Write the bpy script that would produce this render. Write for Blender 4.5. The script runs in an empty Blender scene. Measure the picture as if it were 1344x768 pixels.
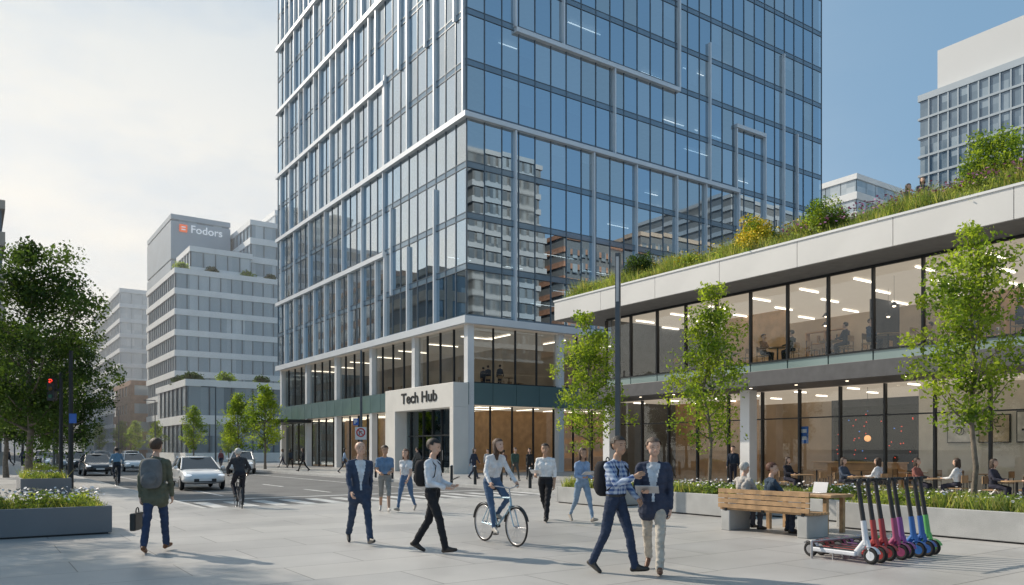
import bpy, math, random
import numpy as np
from mathutils import Vector, Matrix
random.seed(7); RNG=np.random.RandomState(7)
V=Vector; sin,cos,pi=math.sin,math.cos,math.pi
scene=bpy.context.scene; COL=scene.collection
scene.view_settings.view_transform='Standard'; scene.view_settings.look='None'; scene.view_settings.exposure=0
YAW=math.radians(34.66)
Fw=V((sin(YAW),cos(YAW),0)); Rt=V((cos(YAW),-sin(YAW),0)); EYE=1.65
def B(bx,d,z=0):
    v=d*(Fw+((bx-672)/1030)*Rt); return V((v.x,v.y,z))
def GP(bx,by): return B(bx,1699.5/(by-590))
def Hd(r,f):
    h=r*Rt+f*Fw; return math.atan2(-h.x,h.y)
# ---------------- materials
MT={}
def nn(nt,t,**k):
    n=nt.nodes.new(t)
    for a,b in k.items(): setattr(n,a,b)
    return n
def mat(name,col,rough=.6,metal=0,var=.12,scale=3.,bump=0.,bscale=40.,spec=.5,coat=0,world=False,em=0):
    if name in MT: return MT[name]
    m=bpy.data.materials.new(name); m.use_nodes=True; nt=m.node_tree; p=nt.nodes['Principled BSDF']
    p.inputs['Roughness'].default_value=rough; p.inputs['Metallic'].default_value=metal
    p.inputs['Specular IOR Level'].default_value=spec
    if coat: p.inputs['Coat Weight'].default_value=coat
    if em: p.inputs['Emission Color'].default_value=(1,.84,.66,1); p.inputs['Emission Strength'].default_value=em
    if world:
        g=nn(nt,'ShaderNodeNewGeometry'); co=g.outputs['Position']
    else:
        g=nn(nt,'ShaderNodeTexCoord'); co=g.outputs['Object']
    n=nn(nt,'ShaderNodeTexNoise'); n.inputs['Scale'].default_value=scale; n.inputs['Detail'].default_value=5
    nt.links.new(co,n.inputs['Vector'])
    r=nn(nt,'ShaderNodeMapRange'); r.inputs['From Min'].default_value=.3; r.inputs['From Max'].default_value=.7
    r.inputs['To Min'].default_value=1-var; r.inputs['To Max'].default_value=1+var
    nt.links.new(n.outputs['Fac'],r.inputs['Value'])
    mx=nn(nt,'ShaderNodeVectorMath',operation='SCALE'); mx.inputs[0].default_value=col[:3]
    nt.links.new(r.outputs[0],mx.inputs['Scale']); nt.links.new(mx.outputs[0],p.inputs['Base Color'])
    if bump:
        n2=nn(nt,'ShaderNodeTexNoise'); n2.inputs['Scale'].default_value=bscale; n2.inputs['Detail'].default_value=4
        nt.links.new(co,n2.inputs['Vector'])
        b=nn(nt,'ShaderNodeBump'); b.inputs['Strength'].default_value=bump; b.inputs['Distance'].default_value=.02
        nt.links.new(n2.outputs['Fac'],b.inputs['Height']); nt.links.new(b.outputs[0],p.inputs['Normal'])
    MT[name]=m; return m
def glass(name,tint,refl,base=.25,rough=.01):
    if name in MT: return MT[name]
    m=bpy.data.materials.new(name); m.use_nodes=True; nt=m.node_tree
    for n in list(nt.nodes): nt.nodes.remove(n)
    o=nn(nt,'ShaderNodeOutputMaterial'); t=nn(nt,'ShaderNodeBsdfTransparent'); g=nn(nt,'ShaderNodeBsdfGlossy')
    t.inputs['Color'].default_value=(*tint,1); g.inputs['Color'].default_value=(*refl,1); g.inputs['Roughness'].default_value=rough
    lw=nn(nt,'ShaderNodeFresnel'); lw.inputs['IOR'].default_value=1.55
    mr=nn(nt,'ShaderNodeMapRange'); mr.inputs['To Min'].default_value=base; mr.inputs['To Max'].default_value=1
    nt.links.new(lw.outputs[0],mr.inputs['Value'])
    mx=nn(nt,'ShaderNodeMixShader'); nt.links.new(mr.outputs[0],mx.inputs[0])
    nt.links.new(t.outputs[0],mx.inputs[1]); nt.links.new(g.outputs[0],mx.inputs[2]); nt.links.new(mx.outputs[0],o.inputs[0])
    MT[name]=m; return m
def farglass(name,c1,c2,cell=(1.5,1.5,3.5),rough=.12):
    if name in MT: return MT[name]
    m=bpy.data.materials.new(name); m.use_nodes=True; nt=m.node_tree; p=nt.nodes['Principled BSDF']
    g=nn(nt,'ShaderNodeNewGeometry'); d=nn(nt,'ShaderNodeVectorMath',operation='DIVIDE'); d.inputs[1].default_value=cell
    f=nn(nt,'ShaderNodeVectorMath',operation='FLOOR'); w=nn(nt,'ShaderNodeTexWhiteNoise')
    nt.links.new(g.outputs['Position'],d.inputs[0]); nt.links.new(d.outputs[0],f.inputs[0]); nt.links.new(f.outputs[0],w.inputs[0])
    pw=nn(nt,'ShaderNodeMath',operation='POWER'); pw.inputs[1].default_value=2.2; nt.links.new(w.outputs[0],pw.inputs[0])
    mx=nn(nt,'ShaderNodeMix',data_type='RGBA'); mx.inputs[6].default_value=(*c1,1); mx.inputs[7].default_value=(*c2,1)
    nt.links.new(pw.outputs[0],mx.inputs[0]); nt.links.new(mx.outputs[2],p.inputs['Base Color'])
    p.inputs['Roughness'].default_value=rough; p.inputs['Specular IOR Level'].default_value=1.; p.inputs['Coat Weight'].default_value=.5
    p.inputs['Coat Roughness'].default_value=.05
    MT[name]=m; return m
def emis(name,col,s):
    if name in MT: return MT[name]
    m=bpy.data.materials.new(name); m.use_nodes=True; p=m.node_tree.nodes['Principled BSDF']
    p.inputs['Base Color'].default_value=(*col,1); p.inputs['Emission Color'].default_value=(*col,1); p.inputs['Emission Strength'].default_value=s
    MT[name]=m; return m
def leafmat(name,col,tr=.45):
    if name in MT: return MT[name]
    m=bpy.data.materials.new(name); m.use_nodes=True; nt=m.node_tree
    p=nt.nodes['Principled BSDF']; o=nt.nodes['Material Output']
    p.inputs['Roughness'].default_value=.65; p.inputs['Specular IOR Level'].default_value=.18
    g=nn(nt,'ShaderNodeNewGeometry'); w=nn(nt,'ShaderNodeTexNoise'); w.inputs['Scale'].default_value=2.2
    nt.links.new(g.outputs['Position'],w.inputs['Vector'])
    r=nn(nt,'ShaderNodeMapRange'); r.inputs['From Min'].default_value=.3; r.inputs['From Max'].default_value=.7; r.inputs['To Min'].default_value=.65; r.inputs['To Max'].default_value=1.35
    nt.links.new(w.outputs['Fac'],r.inputs['Value'])
    s=nn(nt,'ShaderNodeVectorMath',operation='SCALE'); s.inputs[0].default_value=col; nt.links.new(r.outputs[0],s.inputs['Scale'])
    nt.links.new(s.outputs[0],p.inputs['Base Color'])
    s2=nn(nt,'ShaderNodeVectorMath',operation='MULTIPLY'); s2.inputs[1].default_value=(2.3,2.2,.9); nt.links.new(s.outputs[0],s2.inputs[0])
    t=nn(nt,'ShaderNodeBsdfTranslucent'); nt.links.new(s2.outputs[0],t.inputs['Color'])
    mx=nn(nt,'ShaderNodeMixShader'); mx.inputs[0].default_value=tr
    nt.links.new(p.outputs[0],mx.inputs[1]); nt.links.new(t.outputs[0],mx.inputs[2]); nt.links.new(mx.outputs[0],o.inputs[0])
    MT[name]=m; return m
def paver():
    m=bpy.data.materials.new('stone_paving'); m.use_nodes=True; nt=m.node_tree; p=nt.nodes['Principled BSDF']
    g=nn(nt,'ShaderNodeNewGeometry')
    b=nn(nt,'ShaderNodeTexBrick'); nt.links.new(g.outputs['Position'],b.inputs['Vector'])
    b.inputs['Scale'].default_value=1.; b.inputs['Brick Width'].default_value=2.4; b.inputs['Row Height'].default_value=1.2
    b.inputs['Mortar Size'].default_value=.009; b.inputs['Mortar Smooth'].default_value=.1; b.inputs['Bias'].default_value=0
    b.inputs['Color1'].default_value=(.46,.445,.425,1); b.inputs['Color2'].default_value=(.39,.38,.37,1); b.inputs['Mortar'].default_value=(.16,.155,.15,1)
    n=nn(nt,'ShaderNodeTexNoise'); n.inputs['Scale'].default_value=.28; n.inputs['Detail'].default_value=7; n.inputs['Roughness'].default_value=.65
    nt.links.new(g.outputs['Position'],n.inputs['Vector'])
    r=nn(nt,'ShaderNodeMapRange'); r.inputs['From Min'].default_value=.3; r.inputs['From Max'].default_value=.7; r.inputs['To Min'].default_value=.76; r.inputs['To Max'].default_value=1.14
    nt.links.new(n.outputs['Fac'],r.inputs['Value'])
    n3=nn(nt,'ShaderNodeTexNoise'); n3.inputs['Scale'].default_value=60; nt.links.new(g.outputs['Position'],n3.inputs['Vector'])
    r3=nn(nt,'ShaderNodeMapRange'); r3.inputs['To Min'].default_value=.88; r3.inputs['To Max'].default_value=1.12; nt.links.new(n3.outputs['Fac'],r3.inputs['Value'])
    mu=nn(nt,'ShaderNodeMath',operation='MULTIPLY'); nt.links.new(r.outputs[0],mu.inputs[0]); nt.links.new(r3.outputs[0],mu.inputs[1])
    s=nn(nt,'ShaderNodeVectorMath',operation='SCALE'); nt.links.new(b.outputs['Color'],s.inputs[0]); nt.links.new(mu.outputs[0],s.inputs['Scale'])
    nt.links.new(s.outputs[0],p.inputs['Base Color'])
    rr=nn(nt,'ShaderNodeMapRange'); rr.inputs['To Min'].default_value=.28; rr.inputs['To Max'].default_value=.62; nt.links.new(n.outputs['Fac'],rr.inputs['Value']); nt.links.new(rr.outputs[0],p.inputs['Roughness'])
    bp=nn(nt,'ShaderNodeBump'); bp.inputs['Strength'].default_value=.4; bp.inputs['Distance'].default_value=.006; bp.invert=True
    nt.links.new(b.outputs['Fac'],bp.inputs['Height']); nt.links.new(bp.outputs[0],p.inputs['Normal'])
    return m
# ---------------- mesh builder
def capsule(p0,p1,r0,r1,n=12,k=3):
    p0=np.array(p0,float); p1=np.array(p1,float); a=p1-p0; L=np.linalg.norm(a)
    a=a/L if L>1e-6 else np.array([0,0,1.])
    t=np.array([1.,0,0]) if abs(a[0])<.8 else np.array([0,1.,0])
    u=np.cross(a,t); u/=np.linalg.norm(u); w=np.cross(a,u)
    cs=[(p0,r0,-(pi/2)*(1-(i/k))) for i in range(1,k+1)]+[(p1,r1,(pi/2)*(i/k)) for i in range(0,k)]
    vs=[p0-a*r0]
    ang=np.linspace(0,2*pi,n,endpoint=False)
    for c,r,e in cs:
        for q in ang: vs.append(c+a*r*math.sin(e)+(u*math.cos(q)+w*math.sin(q))*r*math.cos(e))
    vs.append(p1+a*r1); fs=[]
    m=len(cs)
    for j in range(n): fs.append((0,1+(j+1)%n,1+j))
    for i in range(m-1):
        b0=1+i*n; b1=b0+n
        for j in range(n): fs.append((b0+j,b0+(j+1)%n,b1+(j+1)%n,b1+j))
    b0=1+(m-1)*n; e=len(vs)-1
    for j in range(n): fs.append((b0+j,b0+(j+1)%n,e))
    return vs,fs
class MB:
    def __init__(s): s.v=[];s.f=[];s.m=[];s.s=[]
    def add(s,vs,fs,m=0,sm=False):
        o=len(s.v); s.v+= [tuple(map(float,x)) for x in vs]
        for f in fs: s.f.append(tuple(o+i for i in f)); s.m.append(m); s.s.append(sm)
        return s
    def box(s,x0,x1,y0,y1,z0,z1,m=0,M=None):
        vs=[V((x,y,z)) for z in (z0,z1) for y in (y0,y1) for x in (x0,x1)]
        if M is not None: vs=[M@v for v in vs]
        return s.add(vs,[(0,2,3,1),(4,5,7,6),(0,1,5,4),(2,6,7,3),(0,4,6,2),(1,3,7,5)],m)
    def quad(s,a,b,c,d,m=0): return s.add([a,b,c,d],[(0,1,2,3)],m)
    def cone(s,p0,p1,r0,r1=None,n=12,m=0,sm=True):
        if r1 is None: r1=r0
        p0=V(p0);p1=V(p1); a=(p1-p0).normalized(); u=a.orthogonal().normalized(); w=a.cross(u)
        vs=[]
        for c,r in ((p0,r0),(p1,r1)):
            for j in range(n):
                q=2*pi*j/n; vs.append(c+(u*cos(q)+w*sin(q))*r)
        s.add(vs,[(j,(j+1)%n,n+(j+1)%n,n+j) for j in range(n)],m,sm)
        s.add(vs[:n],[tuple(range(n))[::-1]],m); s.add(vs[n:],[tuple(range(n))],m); return s
    def cap(s,p0,p1,r0,r1,m=0,n=10,k=3):
        a,b=capsule(p0,p1,r0,r1,n,k); return s.add(a,b,m,True)
    def ell(s,c,r,n=12,k=8,m=0,M=None,keep=None):
        vs=[];fs=[]; c=V(c)
        for i in range(k+1):
            e=-pi/2+pi*i/k
            for j in range(n):
                q=2*pi*j/n; v=V((r[0]*cos(e)*cos(q),r[1]*cos(e)*sin(q),r[2]*sin(e)))
                if M is not None: v=M@v
                vs.append(c+v)
        for i in range(k):
            for j in range(n):
                f=(i*n+j,i*n+(j+1)%n,(i+1)*n+(j+1)%n,(i+1)*n+j)
                if keep:
                    cc=sum((vs[x] for x in f),V((0,0,0)))/4-c
                    if not keep(cc): continue
                fs.append(f)
        return s.add(vs,fs,m,True)
    def torus(s,c,R,r,ax='x',n=28,k=8,m=0):
        vs=[];fs=[]
        for i in range(n):
            a=2*pi*i/n
            for j in range(k):
                b=2*pi*j/k; rr=R+r*cos(b); h=r*sin(b)
                p=(h,rr*cos(a),rr*sin(a)) if ax=='x' else ((rr*cos(a),h,rr*sin(a)) if ax=='y' else (rr*cos(a),rr*sin(a),h))
                vs.append(V(c)+V(p))
        for i in range(n):
            for j in range(k): fs.append((i*k+j,i*k+(j+1)%k,((i+1)%n)*k+(j+1)%k,((i+1)%n)*k+j))
        return s.add(vs,fs,m,True)
    def mesh(s,name,mats):
        me=bpy.data.meshes.new(name); me.from_pydata(s.v,[],s.f)
        for m in mats: me.materials.append(m)
        me.polygons.foreach_set('material_index',s.m); me.polygons.foreach_set('use_smooth',s.s); me.update(); return me
    def obj(s,name,mats,parent=None,loc=None,rot=0,**kw):
        return mkobj(name,s.mesh(name,mats),parent,loc,rot,**kw)
def mkobj(name,me,parent=None,loc=None,rot=0,label=None,category=None,group=None,kind=None,bevel=0):
    o=bpy.data.objects.new(name,me); COL.objects.link(o)
    if parent: o.parent=parent
    if loc is not None: o.location=loc
    if rot: o.rotation_euler=(0,0,rot)
    if label: o['label']=label
    if category: o['category']=category
    if group: o['group']=group
    if kind: o['kind']=kind
    if bevel:
        b=o.modifiers.new('bevel','BEVEL'); b.width=bevel; b.segments=2; b.limit_method='ANGLE'
    return o
def thing(name,label,category,loc,rot=0,group=None):
    return mkobj(name,None,None,loc,rot,label=label,category=category,group=group)
def copy_thing(src,loc,rot=0,scale=1,label=None):
    n=src.copy(); COL.objects.link(n); n.location=loc; n.rotation_euler=(0,0,rot); n.scale=(scale,)*3
    if label: n['label']=label
    def rec(a,b):
        for c in a.children:
            d=c.copy(); COL.objects.link(d); d.parent=b; rec(c,d)
    rec(src,n); return n
CAM=V((0,0,EYE))
def emit(parent,name,items,mats,limit=100):
    base=V(parent.location)
    items=sorted(items,key=lambda it:(base+V(it[0])-CAM).length)
    for c,vs,fs,mi in items[:limit]:
        MB().add(vs,fs,mi).obj(name,mats,parent,loc=c)
    rest=items[limit:]
    if rest:
        b=MB()
        for c,vs,fs,mi in rest: b.add([V(c)+V(v) for v in vs],fs,mi)
        b.obj(name,mats,parent,kind='stuff')
def bx(x0,x1,y0,y1,z0,z1,m=0):
    c=V(((x0+x1)/2,(y0+y1)/2,(z0+z1)/2)); b=MB().box(x0-c.x,x1-c.x,y0-c.y,y1-c.y,z0-c.z,z1-c.z)
    return (c,b.v,b.f,m)
def pane(face,off,u0,u1,z0,z1,m=0,tilt=.0025):
    hu=(u1-u0)/2;hz=(z1-z0)/2; a=random.uniform(-tilt,tilt);b=random.uniform(-tilt,tilt)
    if face=='-X':
        c=V((off,(u0+u1)/2,(z0+z1)/2)); vs=[V((a*s1+b*s2,-hu*s1,hz*s2)) for s1,s2 in((-1,-1),(1,-1),(1,1),(-1,1))]
    else:
        c=V(((u0+u1)/2,off,(z0+z1)/2)); vs=[V((hu*s1,a*s1+b*s2,hz*s2)) for s1,s2 in((-1,-1),(1,-1),(1,1),(-1,1))]
    return (c,vs,[(0,1,2,3)],m)
def text(body,size,m,parent,loc,rot,depth=.02,bold=0.0,name='sign_lettering',sx=1):
    cu=bpy.data.curves.new('t','FONT'); cu.body=body; cu.size=size; cu.extrude=depth; cu.offset=bold; cu.align_x='CENTER'; cu.align_y='CENTER'
    o=bpy.data.objects.new('t',cu); COL.objects.link(o); dg=bpy.context.evaluated_depsgraph_get()
    me=bpy.data.meshes.new_from_object(o.evaluated_get(dg)); bpy.data.objects.remove(o)
    me.materials.clear(); me.materials.append(m)
    t=bpy.data.objects.new(name,me); COL.objects.link(t); t.parent=parent; t.location=loc; t.rotation_euler=rot; t.scale=(sx,1,1); return t
# ---------------- basic materials
WHITE=mat('white_metal_panel',(.76,.76,.76),.35,.1,.05,.6)
FASC=mat('pale_fascia_panel',(.66,.65,.63),.4,.1,.05,.5)
FIN=mat('silver_fin',(.72,.75,.78),.35,.2,.05,.5)
DARK=mat('dark_bronze_metal',(.035,.038,.042),.4,.5,.1)
MULL=mat('grey_mullion',(.10,.115,.13),.4,.4,.1)
TMUL=mat('tower_mullion',(.15,.18,.21),.35,.3,.1)
CONC=mat('concrete',(.42,.42,.41),.75,0,.15,2,.3,60)
CONCD=mat('dark_concrete',(.14,.145,.15),.7,0,.15,2,.2,60)
SLAB=mat('slab_edge',(.34,.36,.38),.7,0,.1)
CEIL=mat('ceiling_added_glow',(.4,.38,.35),.7,0,.05,em=.38)  # ceiling made to glow itself to brighten the rooms, apart from its lamps
FLR=mat('interior_floor',(.40,.31,.23),.4,0,.15)
WOODW=mat('warm_wood_wall',(.58,.37,.2),.55,0,.2,2)
WOOD=mat('timber_slats',(.40,.25,.13),.5,0,.3,6,.2,30)
WALLW=mat('interior_wall',(.58,.48,.37),.7,0,.25,.5)
WALLD=mat('dark_interior_wall',(.05,.05,.06),.5,0,.3,2)
BLACK=mat('black_plastic',(.02,.02,.022),.45,0,.1)
RUB=mat('black_rubber',(.015,.015,.016),.8,0,.1)
STEEL=mat('steel',(.5,.5,.52),.3,.9,.05)
ASPH=mat('asphalt',(.14,.14,.14),.75,0,.2,.6,.4,120,world=True)
PAINT=mat('road_paint',(.55,.55,.54),.7,0,.3,2,world=True)
KERB=mat('kerb_stone',(.46,.46,.45),.7,0,.12,3,world=True)
SOIL=mat('soil',(.05,.035,.025),.9,0,.3,8)
BARK=mat('bark',(.17,.14,.11),.85,0,.35,9,.6,25)
GT=glass('tower_glass',(.50,.62,.70),(.84,.92,.97),.58,.004)
GT2=glass('tower_glass_deep',(.28,.42,.54),(.66,.80,.91),.62,.004)
GT3=glass('tower_glass_pale',(.66,.74,.79),(.90,.96,.98),.5,.03)
GP_=glass('pavilion_glass',(.94,.96,.95),(.85,.92,.95),.03,.002)
GS=mat('green_spandrel_glass',(.16,.24,.24),.12,.2,.1,.4,spec=.9)
LIT=emis('ceiling_light_glow',(1,.90,.76),3.2)
LITW=emis('office_light_glow',(1,.97,.9),1.8)
LITL=emis('lobby_light_glow',(1,.88,.7),3.5)
LITP=emis('warm_downlight_glow',(1,.82,.6),4.)
BLIND=mat('roller_blind',(.58,.62,.65),.8,0,.05)
# ---------------- camera / sky / sun
cam=bpy.data.cameras.new('camera'); co=bpy.data.objects.new('camera',cam); COL.objects.link(co); scene.camera=co
co.location=CAM; co.rotation_euler=(pi/2,0,-YAW); cam.sensor_width=36; cam.lens=1030/1344*36; cam.shift_y=(590-384)/1344; cam.clip_end=4000
EL=math.radians(35); SAZ=(-.86*Rt+.51*Fw).normalized()
S=V((SAZ.x*cos(EL),SAZ.y*cos(EL),sin(EL)))
sl=bpy.data.lights.new('sun','SUN'); sl.energy=5.0; sl.angle=math.radians(.8); sl.color=(1,.89,.74)
so=bpy.data.objects.new('sun',sl); COL.objects.link(so); so.rotation_euler=S.to_track_quat('Z','Y').to_euler(); so.location=(0,0,100)
w=bpy.data.worlds.new('World'); scene.world=w; w.use_nodes=True; nt=w.node_tree
bg=nt.nodes['Background']; bg.inputs['Strength'].default_value=.15
sky=nn(nt,'ShaderNodeTexSky',sky_type='NISHITA'); sky.sun_disc=False; sky.sun_elevation=EL; sky.sun_rotation=math.atan2(SAZ.x,SAZ.y); sky.dust_density=1.2; sky.ozone_density=1.5
tc=nn(nt,'ShaderNodeTexCoord'); mp=nn(nt,'ShaderNodeMapping'); mp.inputs['Scale'].default_value=(1,1,2.6); mp.inputs['Location'].default_value=(.35,.1,.2)
nt.links.new(tc.outputs['Generated'],mp.inputs['Vector'])
no=nn(nt,'ShaderNodeTexNoise'); no.inputs['Scale'].default_value=2.6; no.inputs['Detail'].default_value=9; no.inputs['Roughness'].default_value=.58
nt.links.new(mp.outputs[0],no.inputs['Vector'])
dt=nn(nt,'ShaderNodeVectorMath',operation='DOT_PRODUCT'); dt.inputs[1].default_value=(-.35,.94,0); nt.links.new(tc.outputs['Generated'],dt.inputs[0])
hz=nn(nt,'ShaderNodeMapRange'); hz.inputs['From Min'].default_value=.05; hz.inputs['From Max'].default_value=.86; hz.interpolation_type='SMOOTHSTEP'; nt.links.new(dt.outputs['Value'],hz.inputs['Value'])
cr=nn(nt,'ShaderNodeMapRange'); cr.inputs['From Min'].default_value=.42; cr.inputs['From Max'].default_value=.62; nt.links.new(no.outputs['Fac'],cr.inputs['Value'])
a1=nn(nt,'ShaderNodeMath',operation='MULTIPLY_ADD'); a1.inputs[1].default_value=.42; a1.inputs[2].default_value=.54; nt.links.new(cr.outputs[0],a1.inputs[0])
a2=nn(nt,'ShaderNodeMath',operation='MULTIPLY'); nt.links.new(a1.outputs[0],a2.inputs[0]); nt.links.new(hz.outputs[0],a2.inputs[1])
lift=nn(nt,'ShaderNodeMix',data_type='RGBA'); lift.inputs[0].default_value=.68; lift.inputs[7].default_value=(1.65,2.85,4.0,1); nt.links.new(sky.outputs[0],lift.inputs[6])
sx_=nn(nt,'ShaderNodeSeparateXYZ'); nt.links.new(tc.outputs['Generated'],sx_.inputs[0])
el=nn(nt,'ShaderNodeMapRange'); el.inputs['From Min'].default_value=.04; el.inputs['From Max'].default_value=.55; nt.links.new(sx_.outputs['Z'],el.inputs['Value'])
hc_=nn(nt,'ShaderNodeMix',data_type='RGBA'); hc_.inputs[6].default_value=(8.6,7.7,6.5,1); hc_.inputs[7].default_value=(4.3,4.8,5.1,1); nt.links.new(el.outputs[0],hc_.inputs[0])
mxs=nn(nt,'ShaderNodeMix',data_type='RGBA'); nt.links.new(hc_.outputs[2],mxs.inputs[7]); nt.links.new(a2.outputs[0],mxs.inputs[0]); nt.links.new(lift.outputs[2],mxs.inputs[6])
nt.links.new(mxs.outputs[2],bg.inputs['Color'])
# ---------------- ground
PAV=paver()
gd=MB().quad((-1500,-1500,-.16),(1500,-1500,-.16),(1500,2500,-.16),(-1500,2500,-.16)).obj('ground',[mat('far_ground',(.2,.2,.19),.9,world=True)],kind='structure')
XL,XR,YN=5.5,19.,23.
MB().quad((XL,YN,-.12),(XR,YN,-.12),(XR,700,-.12),(XL,700,-.12)).obj('road',[ASPH],kind='structure')
MB().box(-200,240,-150,YN,-.15,0).obj('plaza',[PAV],kind='structure')
MB().box(-200,XL,YN,700,-.15,0).obj('pavement',[PAV],kind='structure')
MB().box(XR,240,YN,700,-.15,0).obj('pavement',[PAV],kind='structure')
for a in ((XL-.16,XL+.003,YN+.003,700),(XR-.003,XR+.16,YN+.003,700),(XL-.16,XR+.16,YN-.16,YN+.003)):
    MB().box(a[0],a[1],a[2],a[3],-.14,.006).obj('kerb',[KERB],kind='structure')
b=MB()
for i in range(14):
    x=XL+.6+i*.95; b.box(x,x+.45,YN+1.2,YN+4.4,-.12,-.116)
b.obj('crosswalk_marking',[PAINT],kind='structure')
b=MB()
b.box(XL+.4,XR-.4,YN+5.6,YN+5.9,-.12,-.116)
for i in range(60):
    y=YN+8+i*6
    b.box(12.2,12.35,y,y+3,-.12,-.116)
b.box(XL+2.4,XL+2.52,YN+8,500,-.12,-.116); b.box(XR-2.5,XR-2.38,YN+8,500,-.12,-.116)
b.obj('lane_marking',[PAINT],kind='structure')
# real atmospheric haze filling the far street
hm=bpy.data.materials.new('street_haze'); hm.use_nodes=True; hn=hm.node_tree
for n in list(hn.nodes): hn.nodes.remove(n)
ho=nn(hn,'ShaderNodeOutputMaterial'); hv=nn(hn,'ShaderNodeVolumeScatter'); hv.inputs['Color'].default_value=(1,.98,.95,1); hv.inputs['Density'].default_value=.0022; hv.inputs['Anisotropy'].default_value=.35
hn.links.new(hv.outputs[0],ho.inputs['Volume'])
MB().box(-150,105,90,700,-.5,75).obj('atmospheric_haze',[hm],kind='structure')
# ---------------- TOWER
TX,TY=27.6,45.3; TW,TD=40.,39.3
tw=thing('office_tower','tall blue glass office tower with pale fins and a glazed lobby','building',(TX,TY,0))
Z0=10.4; FH=3.45; NF=14; ZT=Z0+NF*FH
NB=28; bl=TD/NB; br=TW/NB
pan=[];bld=[]
for k in range(NF):
    z=Z0+k*FH
    for i in range(NB):
        for face,bw in (('-X',bl),('-Y',br)):
            u0=i*bw+.03;u1=(i+1)*bw-.03
            q=random.random(); m=1 if q<(.25 if face=='-X' else .35) else (2 if q>.82 else 0)
            pan.append(pane(face,0,u0,u1,z+.42,z+FH-.06,m,.003))
            if random.random()<.24:
                h=random.choice((.5,.9,1.4,2.2,2.9)); bld.append(pane(face,.22,u0+.03,u1-.03,z+FH-.1-h,z+FH-.1,0,0))
emit(tw,'window',pan,[GT,GT2,GT3],100)
emit(tw,'roller_blind',bld,[BLIND],40)
sp=[]
SPG=mat('spandrel_glass',(.20,.28,.35),.08,.3,.15,.3,spec=1)
for k in range(NF+1):
    z=Z0+k*FH
    sp.append(bx(.0,TW,-.012,.15,z,z+.40)); sp.append(bx(-.012,.15,.0,TD,z,z+.40))
emit(tw,'spandrel',sp,[SPG])
ml=[]
for i in range(NB+1):
    ml.append(bx(i*br-.025,i*br+.025,-.06,.05,Z0+.1,ZT)); ml.append(bx(-.06,.05,i*bl-.025,i*bl+.025,Z0+.1,ZT))
for k in range(1,NF+1):
    z=Z0+k*FH
    ml.append(bx(.05,TW,-.05,.04,z-.03,z+.0)); ml.append(bx(-.05,.04,.05,TD,z-.03,z+.0))
    ml.append(bx(.05,TW,-.05,.04,z+.39,z+.42)); ml.append(bx(-.05,.04,.05,TD,z+.39,z+.42))
emit(tw,'mullion',ml,[TMUL],100)
bands=[];fins=[]
def bandL(u0,u1,z,h=.36,p=.34): bands.append(bx(-p,.0,u0,u1,z-h/2,z+h/2))
def bandR(u0,u1,z,h=.32,p=.34): bands.append(bx(u0,u1,-p,.0,z-h/2,z+h/2))
def finL(u,z0,z1,w=.13,p=.24): fins.append(bx(-p,.01,u-w/2,u+w/2,z0,z1))
def finR(u,z0,z1,w=.14,p=.28): fins.append(bx(u-w/2,u+w/2,-p,.01,z0,z1))
lv=lambda k:Z0+k*FH
bandL(-.34,TD,lv(0),.5); bandR(0,TW,lv(0),.5)
bandL(-.34,TD,lv(4)); bandR(0,27.7,lv(4))
bandL(12.4,TD,lv(2)); bandL(12.4,TD,lv(6)); bandL(12.4-7,TD,lv(8)); bandL(7,TD,lv(10)); bandL(0,TD,lv(12))
bandR(3.9,20.3,lv(6)); bandR(20.3+7,31.2,lv(5)+2.2); bandR(0,13,lv(9)); bandR(13,34,lv(11)); bandR(31.2,TW,lv(3)-.4)
finR(3.9,lv(0)+.25,lv(4)-.19);finR(11.1,lv(0)+.25,lv(4)-.19);finR(20.0,lv(0)+.25,lv(4)-.19);finR(27.7,lv(0)+.25,lv(4)+.19,.18)
finR(13.2,lv(4)+.19,lv(6)-.19);finR(24.,lv(4)+.19,lv(6)+5);finR(27.4,lv(4)+.19,lv(5)+2.,.12);finR(31.3,lv(1),lv(5)+2.4)
finR(3.9,lv(6)+.19,lv(9)-.2,.18);finR(20.3,lv(6)+.19,lv(11),.18);finR(34,lv(2),lv(8));finR(36.,lv(0),lv(6)); finR(8.2,lv(6)+.2,lv(9)-.2)
finR(23.5,lv(0)+.25,lv(4)-.2,.1);finR(15.5,lv(0)+.25,lv(4)-.2,.1)
finL(0.2,lv(4)+.2,lv(12)-.2,.12)
for i in range(1,NB):
    u=i*bl
    if u>12.4:
        if i%2==0: finL(u,lv(0)+.25,lv(2)-.2)
        if i%3==0: finL(u,lv(2)+.2,lv(4)-.2,.1)
        if i%2: finL(u,lv(4)+.2,lv(6)-.2)
        if i%3!=0: finL(u,lv(6)+.2,lv(8)-.2)
        if i%2==0: finL(u,lv(8)+.2,lv(10)-.2,.14)
        finL(u,lv(10)+.2,lv(12)-.2,.12)
    else:
        if i in (3,6): finL(u,lv(0)+.25,lv(2)+(3 if i==3 else -.2))
        if i in (8,): finL(u,lv(1),lv(3))
        if i%3==0: finL(u,lv(4)+.2,lv(7+i%4))
        elif i%3==1: finL(u,lv(6),lv(10)-.2)
        if i%2: finL(u,lv(10)+.2,lv(12)-.2,.12)
finL(12.4,lv(0)+.25,lv(2)+.19,.18);finL(12.4,lv(4)+.2,lv(6)+.6,.18)
emit(tw,'facade_band',bands,[FIN]); emit(tw,'vertical_fin',fins,[FIN],100)
sb=[];lt=[]
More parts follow.
